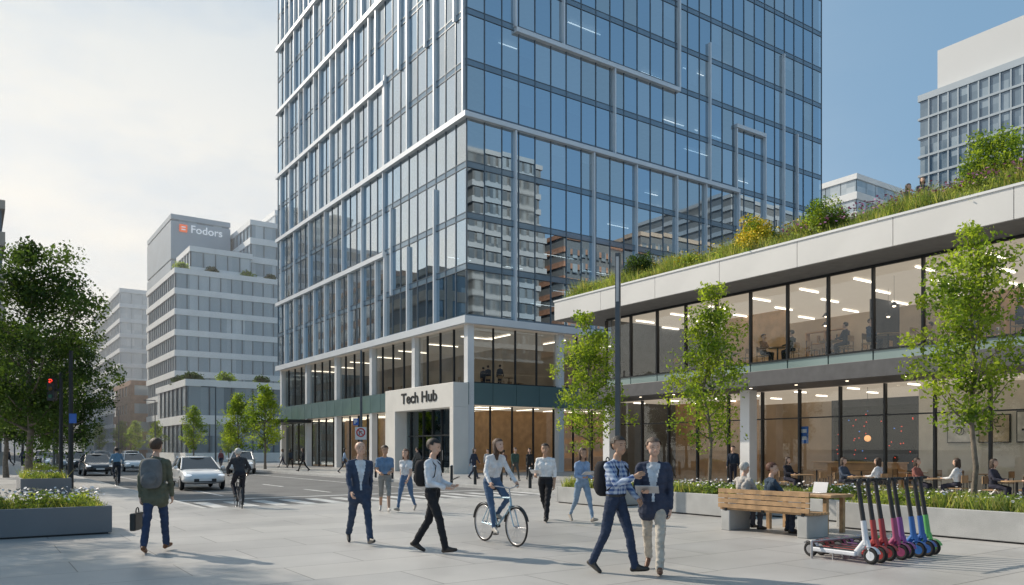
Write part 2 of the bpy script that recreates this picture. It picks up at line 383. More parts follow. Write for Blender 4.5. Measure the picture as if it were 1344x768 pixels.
for k in range(0,NF+1):
    z=Z0+k*FH; sb.append(bx(.2,TW-.2,.2,TD-.2,z,z+.36))
    if k>0:
        for j in range(5):
            y0=1.6+j*2.6
            for q in range(6):
                if random.random()<.2:
                    x0=1.5+q*6.2+random.uniform(0,3); lt.append(bx(x0,x0+random.uniform(1.5,3.5),y0,y0+.1,z-.22,z-.18))
emit(tw,'floor_slab',sb,[SLAB]); emit(tw,'ceiling_light',lt,[LITW],100)
MB().box(11,30,12,28,.05,ZT).obj('lift_core',[mat('core_wall',(.38,.42,.46),.8)],tw)
MB().box(TW-.2,TW,0.2,TD,0,ZT).box(.2,TW-.2,TD-.2,TD,0,ZT).obj('rear_wall',[SPG],tw)
MB().box(0,TW,0,TD,ZT+.41,ZT+1).obj('roof',[CONC],tw)
gp=[];mm=[]
for face,Lh in (('-X',TD),('-Y',TW)):
    n=int(Lh/1.9); 
    for i in range(n):
        u0=.6+i*(Lh-.7)/n;u1=.6+(i+1)*(Lh-.7)/n
        gp.append(pane(face,.5,u0+.03,u1-.03,6.25,10.1)); gp.append(pane(face,.9,u0+.03,u1-.03,.15,4.68))
        if face=='-X':
            mm.append(bx(.42,.58,u0-.04,u0+.04,6.25,10.1)); mm.append(bx(.82,.98,u0-.04,u0+.04,0,4.68))
        else:
            mm.append(bx(u0-.04,u0+.04,.42,.58,6.25,10.1)); mm.append(bx(u0-.04,u0+.04,.82,.98,0,4.68))
GPOD=glass('podium_glass',(.84,.87,.86),(.8,.9,.95),.10,.003)
emit(tw,'lobby_window',gp,[GPOD],100); emit(tw,'window_frame',mm,[DARK],100)
sg=[]
for i in range(20):
    sg.append(bx(.1,.2,i*TD/20+.02,(i+1)*TD/20-.02,4.7,6.2)); sg.append(bx(.2+i*(TW-.2)/20+.02,.2+(i+1)*(TW-.2)/20-.02,.1,.2,4.7,6.2))
emit(tw,'green_spandrel',sg,[GS])
MB().box(.25,TW-.3,.25,TD-.3,4.75,6.15).obj('mezzanine_floor',[SLAB],tw)
MB().box(.02,TW-.3,.02,TD-.3,10.155,10.395).obj('soffit',[mat('lobby_soffit',(.35,.34,.33),.7,em=.14)],tw)  # soffit also given a faint added glow, though it is no lamp
MB().box(1.1,TW-1,1.1,TD-1,4.71,4.745).obj('lobby_ceiling',[CEIL],tw)
MB().box(1,TW-1,1,TD-1,.01,.03).obj('lobby_floor',[FLR],tw)
MB().box(6,6.3,6,TD-4,.03,4.7,0).box(6.3,TW-4,6,6.3,.03,4.7,0).obj('lobby_wall',[WOODW],tw)
MB().box(9,9.3,9,TD-4,6.16,10.15,0).box(9.3,TW-4,9,9.3,6.16,10.15,0).obj('office_wall',[WALLW],tw)
cl=[]
for i in range(6):
    cl.append(bx(.15,.65,i*7.7+.1,i*7.7+.6,0,10.15)); 
    if i>0: cl.append(bx(i*7.9+.1,i*7.9+.6,.15,.65,0,10.15))
emit(tw,'column',cl,[WHITE])
pl=[]
for i in range(14):
    pl.append(bx(2.6,5.4,2.4+i*2.6,2.5+i*2.6,4.66,4.70)); pl.append(bx(2.4+i*2.6,2.5+i*2.6,2.2,5.0,4.655,4.695))
    if i%2: pl.append(bx(2.6,5.4,2.4+i*2.6,2.5+i*2.6,10.05,10.1)); pl.append(bx(2.4+i*2.6,2.5+i*2.6,2.2,5.0,10.045,10.095))
emit(tw,'lobby_light',pl,[LITL],60)
MB().box(-3.2,.4,TD-9,TD-1,4.3,4.6).obj('entrance_canopy',[DARK],tw)
MB().box(.45,TW,.45,.5,6.2,6.3).obj('window_sill',[DARK],tw)
po=thing('entrance_portal','white stone entrance portal lettered Tech Hub with glazed doors','entrance',(26.5,45.2,0))
PL=10.4
M_=mat('white_portal_stone',(.74,.71,.66),.5,0,.05,.8)
MB().box(0,1.18,0,PL,4.5,6.15).box(0,1.18,PL-1.7,PL,0,4.498).box(0,1.18,0,.5,0,4.498).obj('portal_frame',[M_],po,bevel=.02)
MB().box(1.0,1.05,.5,PL-1.7,0,4.498,0).obj('door_glazing',[GPOD],po)
b=MB()
for y in (.5,1.9,3.2,4.5,5.9,7.9): b.box(.9,1.12,y,y+.09,0,4.49)
b.box(.92,1.1,.6,8.3,2.6,2.7); b.obj('door_frame',[DARK],po)
for y in (2.9,4.7): MB().cone((.82,y,.9),(.82,y,1.6),.02).obj('door_handle',[STEEL],po)
text('Tech Hub',1.08,BLACK,po,(-.02,4.9,5.36),(pi/2,0,-pi/2),.02,.021,sx=1.25)
# ---------------- PAVILION
pv=thing('glass_pavilion','two storey glazed pavilion with pale overhanging green roof','building',(28,-6,0))
PLn=37.6; NP=20; w_=PLn/NP; PD=20.
g1=[];f1=[];s1=[];fa=[]
for i in range(NP):
    g1.append(pane('-X',0,i*w_+.04,(i+1)*w_-.04,5.42,8.5,0,.0008)); g1.append(pane('-X',.8,i*w_+.04,(i+1)*w_-.04,.12,4.15,0,.0008))
    s1.append(bx(-.03,.05,i*w_+.03,(i+1)*w_-.03,4.86,5.36))
for i in range(NP+1):
    f1.append(bx(-.09,.07,i*w_-.04,i*w_+.04,5.42,8.5)); f1.append(bx(.72,.88,i*w_-.04,i*w_+.04,0.12,4.18))
f1.append(bx(-.08,.06,0.05,PLn-.05,5.36,5.42)); f1.append(bx(-.08,.06,.05,PLn-.05,8.5,8.59)); f1.append(bx(.74,.86,.05,PLn-.05,.0,.12));f1.append(bx(.745,.855,.05,PLn-.05,2.95,3.0))
emit(pv,'window',g1,[GP_]); emit(pv,'window_frame',f1,[DARK]); emit(pv,'green_spandrel',s1,[mat('pale_green_spandrel',(.26,.35,.34),.15,.1,.06,.4,spec=.9)])
for i in range(11):
    y0=-2+i*3.78; fa.append(bx(-2.0,-1.9,y0+.012,y0+3.768,8.62,9.6))
emit(pv,'fascia_panel',fa,[FASC])
MB().box(-1.9,PD,-2,39.6,8.6,9.55).obj('roof_slab',[mat('roof_soffit',(.22,.215,.21),.6)],pv)
MB().box(.1,PD-.3,.06,PLn-.12,8.56,8.597).box(.9,PD-.3,.06,PLn-.12,4.18,4.197).obj('ceiling',[CEIL],pv)
MB().box(-2.04,-1.7,-2.02,39.62,9.6,9.68).obj('roof_coping',[WHITE],pv)
MB().add([(-1.65,-1.9,9.552),(1.2,-1.9,9.552),(1.2,-1.9,10.5),(.2,-1.9,10.35),(-1.65,39.4,9.552),(1.2,39.4,9.552),(1.2,39.4,10.5),(.2,39.4,10.35)],[(0,1,2,3),(4,7,6,5),(0,3,7,4),(3,2,6,7),(1,5,6,2)]).obj('planting_bed',[SOIL],pv)
MB().box(-1.7,2.2,-2,PLn+.3,4.22,4.82).obj('canopy',[mat('canopy_dark',(.10,.10,.105),.5,.2)],pv,bevel=.01)
UF=5.34
MB().box(.1,PD,0,PLn,4.823,UF).box(2.3,PD,.02,PLn,4.2,4.82).obj('upper_floor',[SLAB],pv)
MB().box(.9,PD,0,PLn,.01,.03).obj('cafe_floor',[FLR],pv)
MB().box(9,9.3,0,PLn,UF,8.55).obj('upper_back_wall',[WALLW],pv)
MB().box(9,9.25,0,PLn,.03,4.17).obj('cafe_back_wall',[WALLW],pv)
MB().box(8.7,8.95,23,30,.03,4.17).box(8.75,8.95,14,18,UF,8.55).box(6,8,26,26.3,UF,8.55).obj('dark_feature_wall',[WALLD],pv)
MB().box(4.6,4.8,31.5,37,.03,4.17).box(5.0,5.2,30,34,UF,8.55).box(8.75,8.98,19.5,23,UF,8.55).box(5.5,8,13.5,13.7,UF,7.6).obj('timber_wall',[WOODW],pv)
MB().box(3.3,3.5,16.2,22.6,.03,4.17).obj('gallery_wall',[mat('warm_plaster',(.80,.74,.64),.8,0,.06)],pv)
MB().box(4.2,5.0,24,28,.03,1.05).box(4.15,5.05,23.95,28.05,1.05,1.1).obj('service_counter',[WOODW],pv)
MB().box(.3,PD,PLn-.1,PLn,0,8.55).box(PD-.2,PD,0,PLn-.1,0,8.55).obj('end_wall',[CONCD],pv)
MB().box(.9,PD,-.02,.05,0,8.55).obj('side_wall',[CONCD],pv)
for k in range(3):
    y=8.+k*7.5; sh_=thing('shelving_unit','tall timber shelving unit with books and jars','shelving',(36.2,y,UF)); b=MB()
    for z in (0,.6,1.2,1.8,2.4): b.box(0,.35,0,2.2,z,z+.04)
    for yy in (0,1.08,2.16): b.box(0.004,.346,yy,yy+.04,.04,2.4)
    b.obj('shelf_frame',[WOODW],sh_)
    for n_ in range(26):
        z=random.choice((.04,.64,1.24,1.84)); yy=random.uniform(.08,2.0); MB().box(.05,.25,yy,yy+random.uniform(.04,.12),z,z+random.uniform(.18,.4)).obj('stored_item',[random.choice((WHITE,BLACK,BRKC:=mat('book_red',(.35,.1,.06),.7),mat('book_blue',(.1,.2,.35),.7),WOOD))],sh_)
cc=[bx(-.35,.15,y,y+.5,0,4.21) for y in (2.6,15.2,28,37)]
emit(pv,'column',cc,[WHITE])
pl=[]
for i in range(15):
    for x in (1.2,4.0,7.2):
        y=1.2+i*2.5+(x*.3)
        pl.append(bx(x,x+1.3,y,y+.07,8.48,8.53)) 
        if x<6: pl.append(bx(x+.2,x+1.0,y+.4,y+.46,4.12,4.17))
emit(pv,'ceiling_light',pl,[LIT])
dl=[bx(-1.0,-.92,y,y+.08,4.205,4.222) for y in np.arange(1,37,2.2)]
emit(pv,'downlight',dl,[LITP])
for k in range(10):
    x=30.2+(k%2)*2.2; y=8+k*1.5
    pa=thing('pendant_lamp','small pendant lamp hanging over an upstairs table','lamp',(x,y,7.35),0,'upstairs pendant lamps'); MB().cone((0,0,0),(0,0,.16),.17,.05,14).obj('lamp_shade',[BLACK],pa); MB().ell((0,0,-.01),(.07,.07,.04),10,6).obj('bulb',[LITP],pa); MB().cone((0,0,.16),(0,0,1.2),.006,n=5).obj('cable',[BLACK],pa)
for (y,wd,h,c) in ((14.5,.95,1.15,(.75,.72,.66)),(13.2,1.1,1.05,(.6,.48,.33)),(11.9,1.1,1.15,(.7,.68,.62))):
    ar=thing('framed_artwork','framed abstract line artwork on the cafe wall','artwork',(31.24,y,1.9))
    MB().box(-.03,.05,0,wd,0,h).obj('picture_frame',[BLACK],ar); MB().box(-.045,-.03,.04,wd-.04,.04,h-.04).obj('canvas',[mat('canvas%g'%y,c,.8,0,.3,3)],ar)
    b=MB(); 
    for i in range(5):
        a=random.uniform(.15,wd-.4);z=random.uniform(.15,h-.3)
        if i%2: b.torus((-.05,a+.1,z+.1),random.uniform(.06,.14),.015,'x',16,4)
        else: b.box(-.055,-.046,a,a+random.uniform(.04,.3),z,z+random.uniform(.03,.12))
    b.obj('painted_shapes',[BLACK],ar)
ps=thing('poster','small blue poster fixed inside the cafe glazing','poster',(28.86,19.95,1.9)); MB().box(0,.02,0,.5,0,.72).obj('sheet',[mat('blue_poster',(.04,.16,.50),.5,0,.5,6)],ps); MB().box(-.006,0,.08,.42,.45,.6).box(-.006,0,.1,.3,.15,.3).obj('printed_blocks',[WHITE],ps)
# ---------------- generic facade building
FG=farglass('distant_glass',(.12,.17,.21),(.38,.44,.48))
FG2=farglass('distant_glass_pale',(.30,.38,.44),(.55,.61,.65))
FG3=farglass('haze_tinted_glass',(.46,.53,.58),(.64,.69,.72))  # pale glass sets carry the distance haze in their colour
FG4=farglass('blue_grey_glass',(.14,.20,.26),(.36,.44,.50),(1.2,1.2,2.6))
BRK=mat('brick_wall',(.36,.21,.15),.85,0,.2,1.5); TAN=mat('tan_stone',(.44,.38,.32),.8,0,.12,.5); GRY=mat('grey_cladding',(.38,.43,.48),.5,.1,.06,.3)
WST=mat('white_stone_band',(.78,.79,.79),.6,0,.06,.3); HAZ=mat('haze_tinted_band',(.74,.77,.79),.7,0,.05,.3); GRD=mat('blue_grey_grid',(.40,.46,.51),.5,.1,.05,.3)  # pale band of the far blocks has distance haze put into its colour
def building(label,x0,x1,y0,y1,z1,z0=0,fh=3.6,bay=3.,spand=1.3,wallm=WHITE,gm=None,faces=('-X','-Y'),lim=50,name='office_building',mull=None,parapet=.9,par=None,brick=False,mw=.06):
    if par is None: t=thing(name,label,'building',(x0,y0,0)); ox,oy=x0,y0
    else: t=par; ox,oy=par.location.x,par.location.y
    a0,a1,b0,b1=x0-ox,x1-ox,y0-oy,y1-oy
    MB().box(a0+.3,a1-.3,b0+.3,b1-.3,z0,z1-.2).obj('core',[mat('core_dark',(.16,.18,.2),.6)],t)
    n=max(1,int(round((z1-z0-parapet)/fh))); fh=(z1-z0-parapet)/n
    wn=[];wl=[];mu=[]
    for k in range(n+1):
        z=z0+k*fh; h=spand if k<n else parapet
        wl.append(bx(a0,a1,b0,b1,z,z+h) if k==n else bx(a0,a0+.35,b0,b1,z,z+h))
        if k<n:
            wl.append(bx(a0+.35,a1,b0,b0+.35,z,z+h))
            wl.append(bx(a1-.35,a1,b0+.35,b1,z,z+h)); wl.append(bx(a0+.35,a1-.35,b1-.35,b1,z,z+h))
            for face,s0,s1 in (('-X',b0,b1),('-Y',a0,a1)):
                if face not in faces: continue
                m=max(1,int(round((s1-s0-.4)/bay))); bw=(s1-s0-.4)/m
                for i in range(m):
                    u0=s0+.2+i*bw;u1=u0+bw; off=(a0 if face=='-X' else b0)+.2
                    pw=.5 if brick else .06
                    wn.append(pane(face,off,u0+pw,u1-pw,z+h,z+fh,0,.002))
                    if brick or mull:
                        q=.5 if brick else mw; dd=.0 if brick else .05
                        if face=='-X': mu.append(bx(a0+dd,a0+.3,u0-q,u0+q,z+h+.002,z+fh-.002))
                        else: mu.append(bx(u0-q,u0+q,b0+dd,b0+.3,z+h+.002,z+fh-.002))
    emit(t,'window',wn,[gm or FG],lim); emit(t,'wall_band',wl,[wallm],40)
    if mu: emit(t,'pier' if brick else 'mullion',mu,[wallm if brick else (mull or MULL)],30)
    return t
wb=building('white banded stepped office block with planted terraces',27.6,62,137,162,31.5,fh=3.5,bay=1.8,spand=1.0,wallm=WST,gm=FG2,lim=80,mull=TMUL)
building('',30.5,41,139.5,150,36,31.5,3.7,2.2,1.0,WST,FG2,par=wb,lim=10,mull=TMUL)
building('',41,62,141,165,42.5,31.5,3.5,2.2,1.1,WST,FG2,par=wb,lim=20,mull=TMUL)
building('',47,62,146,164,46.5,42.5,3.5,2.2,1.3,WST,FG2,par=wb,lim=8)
sb_=building('dark grey tower block with a pale company sign',30,40.5,152,175,44.4,fh=7.,bay=50,spand=6.9,wallm=GRY,gm=FG,lim=4)
OR=emis('orange_sign',(.9,.16,.05),.4); WS=emis('pale_sign',(.75,.78,.82),.35)  # faint glow put into the sign colours to keep the lettering pale
text('Fodors',2.0,WS,sb_,(6.2,-.12,42.0),(pi/2,0,0),.05,.01)
MB().box(1.4,2.8,-.3,-.05,41.3,42.7).obj('sign_logo',[OR],sb_,bevel=.2); MB().box(1.75,2.45,-.36,-.31,41.65,41.83).box(1.75,2.45,-.36,-.31,42.1,42.28).obj('sign_logo_mark',[WS],sb_)
building('low white terrace pavilion with planted roof',23.5,50,110,130,11,fh=5.2,bay=3,spand=1.2,wallm=WST,gm=FG,lim=30,mull=MULL)
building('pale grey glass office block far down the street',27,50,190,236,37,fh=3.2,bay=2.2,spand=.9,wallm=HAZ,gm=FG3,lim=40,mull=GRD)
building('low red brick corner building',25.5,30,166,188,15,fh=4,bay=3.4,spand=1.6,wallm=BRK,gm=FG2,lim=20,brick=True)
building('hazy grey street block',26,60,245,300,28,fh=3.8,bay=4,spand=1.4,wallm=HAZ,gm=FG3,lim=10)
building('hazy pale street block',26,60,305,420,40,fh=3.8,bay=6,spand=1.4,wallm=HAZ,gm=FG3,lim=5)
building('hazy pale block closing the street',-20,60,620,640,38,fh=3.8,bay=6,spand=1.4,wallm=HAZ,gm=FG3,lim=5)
building('tan stone corner building across the street',-14,3.0,95,115,27,fh=3.7,bay=3,spand=1.4,wallm=TAN,gm=FG,faces=('-X','-Y'),lim=10,brick=True)
def eastface(t,x,y0,y1,z1,fh,bay,gm):
    base=t.location; it=[]
    z=1.4
    while z+fh-1.4<z1-1:
        y=y0+.5
        while y+bay-1<y1:
            c=V((x-base.x+.02,y+bay/2-.5-base.y,z+(fh-1.5)/2)); it.append((c,[V((0,-bay/2+.5,-(fh-1.5)/2)),V((0,bay/2-.5,-(fh-1.5)/2)),V((0,bay/2-.5,(fh-1.5)/2)),V((0,-bay/2+.5,(fh-1.5)/2))],[(0,1,2,3)],0)); y+=bay
        z+=fh
    emit(t,'window',it,[gm],10)
t=building('brown brick block across the street',-34,-8,128,180,34,fh=3.7,bay=3,spand=1.4,wallm=BRK,gm=FG,lim=4,brick=True,faces=()); eastface(t,-8,128,180,34,3.7,3,FG)
t=building('grey banded block across the street',-34,-8,184,240,52,fh=3.7,bay=3,spand=1.4,wallm=GRY,gm=FG,lim=4,faces=()); eastface(t,-8,184,240,52,3.7,3,FG)
t=building('tall residential block across the street',-50,-14,250,330,80,fh=3.7,bay=3,spand=1.4,wallm=CONC,gm=FG,lim=4,faces=()); eastface(t,-14,250,330,80,3.7,3,FG)
def northface(t,y,x0,x1,z1,fh,bay,gm,pier=.3,sp=1.1):
    base=t.location; it=[]; z=sp
    while z+fh-sp<z1-1:
        x=x0+.5
        while x+bay-2*pier<x1:
            w2=bay/2-pier; h2=(fh-sp-.1)/2
            c=V((x+w2-base.x,y-base.y+.03,z+h2)); it.append((c,[V((-w2,0,-h2)),V((w2,0,-h2)),V((w2,0,h2)),V((-w2,0,h2))],[(0,1,2,3)],0)); x+=bay
        z+=fh
    emit(t,'window',it,[gm],10)
GD2=farglass('shaded_glass',(.08,.11,.14),(.32,.37,.41))  # darker copy of the distant glass, with shade put into its colour
for (x0,x1,y0,y1,z,mt,lb) in ((58,76,-60,-36,70,WST,'pale residential tower opposite the office tower'),(79,97,-64,-38,60,GRY,'grey residential tower opposite the office tower'),(100,124,-66,-36,46,BRK,'brown brick block opposite the office tower'),(127,152,-70,-40,52,TAN,'tan block opposite the office tower'),(156,186,-72,-40,66,GRY,'grey tower opposite the office tower'),(30,56,-70,-48,30,BRK,'red brick block opposite the office tower')):
    t=building(lb,x0,x1,y0,y1,z,fh=3.1,bay=2.6,spand=1.1,wallm=mt,gm=FG,lim=4,faces=()); northface(t,y1,x0,x1,z,3.1,1.9,GD2)
rb=building('blue grey glass office block with pale crown storey',110,140,20,58.5,51.5,fh=2.6,bay=1.3,spand=.3,wallm=GRD,gm=FG4,lim=100,mull=GRD,mw=.09)
MB().box(1.5,28,1,36.5,51.4,57.5).obj('crown_storey',[mat('pale_crown',(.66,.66,.65),.6,0,.02,.1)],rb)
building('white block behind the green roof',121,150,74.5,92,47.5,fh=3.4,bay=3,spand=1.2,wallm=WST,gm=FG2,lim=10)
building('tan block behind the green roof',80,100,90,110,27,fh=3.4,bay=3,spand=1.2,wallm=TAN,gm=FG2,lim=5)
# ---------------- vegetation
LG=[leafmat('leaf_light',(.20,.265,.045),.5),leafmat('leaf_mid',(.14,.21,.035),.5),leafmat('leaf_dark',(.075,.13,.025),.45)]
LD=[leafmat('leaf_shade_light',(.055,.095,.025),.35),leafmat('leaf_shade_mid',(.038,.07,.02),.35),leafmat('leaf_shade_dark',(.025,.05,.015),.3)]  # dark leaves: left trees' shade put into the colour; also dark green shrubs
def leaves(C,R,n,size,mi,asp=.6,sq=1.):
    k=len(C); idx=RNG.randint(0,k,n); g=RNG.normal(size=(n,3)); g/=np.linalg.norm(g,axis=1)[:,None]
    rr=RNG.rand(n)**.45; p=C[idx]+g*(R[idx]*rr)[:,None]*np.array([1,1,sq])
    a=RNG.normal(size=(n,3)); a/=np.linalg.norm(a,axis=1)[:,None]
    b=RNG.normal(size=(n,3)); b-=a*(a*b).sum(1)[:,None]; b/=np.linalg.norm(b,axis=1)[:,None]
    s=size*(.6+.8*RNG.rand(n))[:,None]
    vs=np.stack([p-a*s*.5,p+b*s*asp*.5,p+a*s*.5,p-b*s*asp*.5],1).reshape(-1,3)
    fs=np.arange(4*n).reshape(-1,4); return vs,fs,mi[idx]
def leafobj(name,vs,fs,mi,mats,parent=None,**kw):
    me=bpy.data.meshes.new(name); me.from_pydata(vs.tolist(),[],fs.tolist())
    for m in mats: me.materials.append(m)
    me.polygons.foreach_set('material_index',mi.astype(np.int32)); me.update(); return mkobj(name,me,parent,**kw)
def make_tree(H,Rc,seed,mats,nleaf,z0=.3,size=.1,label='',loc=(0,0,0),tr=.07,group=None,shape=0,cr_=1.,nl=26):
    rs=np.random.RandomState(seed); t=thing('tree',label,'tree',loc,group=group)
    b=MB(); pts=[V((0,0,0))]; N=9
    for i in range(1,N+1): pts.append(V((rs.normal()*.03*H/8*i**.5,rs.normal()*.03*H/8*i**.5,H*.93*i/N)))
    rad=lambda f:tr*(1-f)**.8+.008
    for i in range(N): b.cone(pts[i],pts[i+1],rad(i/N)*(1.25 if i==0 else 1),rad((i+1)/N),10)
    C=[];R=[]
    def at(f):
        x=f*N/.93 if f<.93 else N-.001; i=min(int(x),N-1); return pts[i].lerp(pts[i+1],x-i)
    for j in range(nl):
        f=z0+(.9-z0)*(j+rs.rand()*.7)/nl; q=(f-z0)/(1-z0)
        env=Rc*((1-q)**.6)*(min(1,.55+q*2.4)) if shape==0 else Rc*math.sqrt(max(.05,1-(2*q-.9)**2*.85))
        az=j*2.4+rs.rand()*.8; L=env*(.6+.5*rs.rand()); up=L*(.45+.7*rs.rand())*(1.1 if shape==0 else .7)
        p0=at(f*.93); p1=p0+V((cos(az)*L*.55,sin(az)*L*.55,up*.4)); p2=p0+V((cos(az)*L,sin(az)*L,up))
        r=rad(f)*.55; b.cone(p0,p1,r,r*.65,6); b.cone(p1,p2,r*.65,.006,5)
        for m in range(4):
            c=p0.lerp(p2,.4+.6*m/3)+V(rs.normal(size=3)*.17*Rc/1.2); C.append(c); R.append((.18+.22*rs.rand())*Rc/1.15*cr_)
            if m%2==0: b.cone(p0.lerp(p2,.35+.5*m/3),c,.008*H/7,.003,4)
    for m in range(5): C.append(at(.93)+V(rs.normal(size=3)*.15)); R.append(.2*Rc)
    b.obj('trunk',[BARK],t)
    C=np.array(C);R=np.array(R); mi=rs.choice([0,0,0,1,1,2],len(C))
    vs,fs,m=leaves(C,R,nleaf,size,mi,sq=.85); leafobj('crown',vs,fs,m,mats,t); return t
t=make_tree(6.25,1.25,11,LG,8600,.33,.084,'slender bright green tree in a concrete planter',(16.1,7.5,0),.05,cr_=1.0,nl=25)
t2=make_tree(6.0,1.25,12,LG,7600,.31,.084,'slender bright green tree in a planter by the lamp post',(15.6,13.7,0),.045,cr_=1.0,nl=24)
t3=make_tree(6.1,1.3,15,LG,7800,.3,.088,'young bright green tree in a planter',(16.0,18.9,0),.045,cr_=1.0,nl=24)
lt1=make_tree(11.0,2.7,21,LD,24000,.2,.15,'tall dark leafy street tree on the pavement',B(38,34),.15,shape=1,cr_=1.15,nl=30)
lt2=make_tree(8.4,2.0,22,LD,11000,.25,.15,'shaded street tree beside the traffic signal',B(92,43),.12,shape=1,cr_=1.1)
st=make_tree(7.2,1.9,31,LG,4500,.25,.18,'small street tree along the kerb',B(348,66),.1,group='street trees')
for bx_,d,s in ((312,76,1),(254,92,.95),(300,98,.7),(232,120,.8),(178,130,.9),(160,150,1),(130,160,1),(108,190,1.1),(205,110,.8)):
    copy_thing(st,B(bx_,d),random.uniform(0,6),s)
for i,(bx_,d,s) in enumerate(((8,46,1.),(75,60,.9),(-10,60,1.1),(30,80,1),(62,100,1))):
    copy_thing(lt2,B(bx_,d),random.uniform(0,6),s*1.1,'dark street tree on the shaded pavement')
for c,f in ((-15.,15.0),(-13.4,12.),(-19.8,18),(-18.,14.5)):  # unseen trees added outside the frame to throw shade on the near paving
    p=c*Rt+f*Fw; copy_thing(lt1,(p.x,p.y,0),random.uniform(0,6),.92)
GRS=[leafmat('grass_blade',(.22,.27,.09),.45),leafmat('grass_blade_dry',(.34,.32,.16),.4),leafmat('sedge',(.13,.19,.06),.45)]
FLW=mat('white_petals',(.8,.76,.75),.6); FLY=mat('yellow_petals',(.82,.62,.03),.6); FLP=mat('pink_petals',(.5,.2,.38),.6)
def grass(label,x0,x1,y0,y1,z,h,n,fl=0,flm=FLW,mats=None,name='grass',sh=0,shs=.07,zf=None,fr=(.018,.035)):
    if zf is None: zf=lambda x:x*0+z
    x=RNG.uniform(x0,x1,n);y=RNG.uniform(y0,y1,n); cl=.6+.5*np.sin(x*2.1+1)*np.cos(y*1.7)+.35*np.sin(y*.9+x)
    hh=h*(.45+.75*RNG.rand(n))*np.clip(cl,.35,1.5); a=RNG.uniform(0,2*pi,n); ww=.012+.012*h
    bl=RNG.normal(size=(n,2))*.35*hh[:,None]
    v=np.zeros((n,3,3)); v[:,0,0]=x-np.cos(a)*ww;v[:,0,1]=y-np.sin(a)*ww;v[:,1,0]=x+np.cos(a)*ww;v[:,1,1]=y+np.sin(a)*ww
    zz=zf(x)
    v[:,0,2]=zz;v[:,1,2]=zz;v[:,2,0]=x+bl[:,0];v[:,2,1]=y+bl[:,1];v[:,2,2]=zz+hh
    vs=v.reshape(-1,3).tolist(); fs=np.arange(3*n).reshape(-1,3).tolist(); mi=RNG.choice([0,0,1,2],n).tolist()
    if sh:
        cx=RNG.uniform(x0+.1,x1-.1,sh)
        C=np.stack([cx,RNG.uniform(y0+.1,y1-.1,sh),zf(cx)+h*.35],1); R=np.full(sh,h*.45)+RNG.rand(sh)*h*.25
        a_,b_,m_=leaves(C,R,sh*90,shs,RNG.choice([0,2,2],sh)); o=len(vs); vs+=a_.tolist(); fs+=(b_+o).tolist(); mi+=m_.tolist()
    if fl:
        for i in range(fl):
            fx=random.uniform(x0,x1); c=V((fx,random.uniform(y0,y1),float(zf(np.array(fx)))+h*random.uniform(.6,1.15))); r=random.uniform(*fr)
            o=len(vs); nrm=V((random.gauss(0,.5),random.gauss(0,.5),1)).normalized(); u=nrm.orthogonal().normalized(); w2=nrm.cross(u)
            vs+=[tuple(c+(u*cos(q*pi/3)+w2*sin(q*pi/3))*r) for q in range(6)]; fs.append(list(range(o,o+6))); mi.append(3)
    me=bpy.data.meshes.new(name); me.from_pydata(vs,[],fs)
    for m in (mats or GRS)+[flm]: me.materials.append(m)
    me.polygons.foreach_set('material_index',mi); me.update()
    return mkobj(name,me,kind='stuff',label=label,category='plants')
def planter(label,x0,x1,y0,y1,h,m=CONC,fl=150,ph=.28,n=2500,flm=FLW,sh=20):
    t=thing('planter',label,'planter',((x0+x1)/2,(y0+y1)/2,0)); a=(x1-x0)/2;b_=(y1-y0)/2;w=.09
    MB().box(-a,a,-b_,-b_+w,.03,h).box(-a,a,b_-w,b_,.03,h).box(-a,-a+w,-b_+w,b_-w,.03,h).box(a-w,a,-b_+w,b_-w,.03,h).obj('planter_wall',[m],t,bevel=.012)
    MB().box(-a+.06,a-.06,-b_+.06,b_-.06,0,.03).obj('plinth',[BLACK],t)
    MB().box(-a+w,a-w,-b_+w,b_-w,.1,h-.06).obj('planter_soil',[SOIL],t)
    grass('low flowering plants growing in the planter',x0+w,x1-w,y0+w,y1-w,h-.06,ph,n,fl,flm,name='ground_cover',sh=sh,fr=(.02,.035))
planter('long pale concrete planter with flowering shrubs',15,17.2,5.4,9.7,.55,fl=300,n=4500,sh=80,ph=.34)
planter('pale concrete planter with white flowers and a tree',15,16.8,12.5,14.9,.55,fl=300,sh=46,ph=.34)
planter('pale concrete planter with white flowers',15,16.8,16.9,19.3,.5,fl=260,sh=40,ph=.32)
planter('pale concrete planter with mixed shrubs',16.2,18,9.95,12.3,.5,fl=140,sh=40,ph=.36)
CPL=mat('grey_metal_planter',(.17,.18,.195),.5,.1,.06,.7)
planter('dark grey metal planter with white daisies',-.55,2.3,17.1,18.9,.55,CPL,400,.34,3000,sh=40)
planter('dark grey metal planter with white daisies',-3.45,-.6,17.1,18.9,.55,CPL,350,.34,3000,sh=40)
for i,(x,y) in enumerate(((1.5,33),(2.5,46),(2.7,56))): planter('small dark planter on the far pavement',x,x+1.6,y,y+3,.6,CPL,60,.3,900,sh=16)
zfr=lambda x:9.54+np.clip((x-26.35)/1.85,0,1)*.8
grass('meadow grasses along the green roof edge',26.2,29.2,-7.5,33.3,9.56,.75,60000,0,FLP,name='roof_meadow',sh=220,shs=.085,zf=zfr)
grass('pink flowers among the roof meadow grasses',26.4,28.4,10,20,9.56,.8,1500,600,FLP,name='roof_flowers',zf=zfr,fr=(.03,.06))
grass('yellow flowers among the roof meadow grasses',26.4,28.4,18,30,9.56,.8,1500,300,FLY,name='roof_flowers',zf=zfr,fr=(.03,.06))
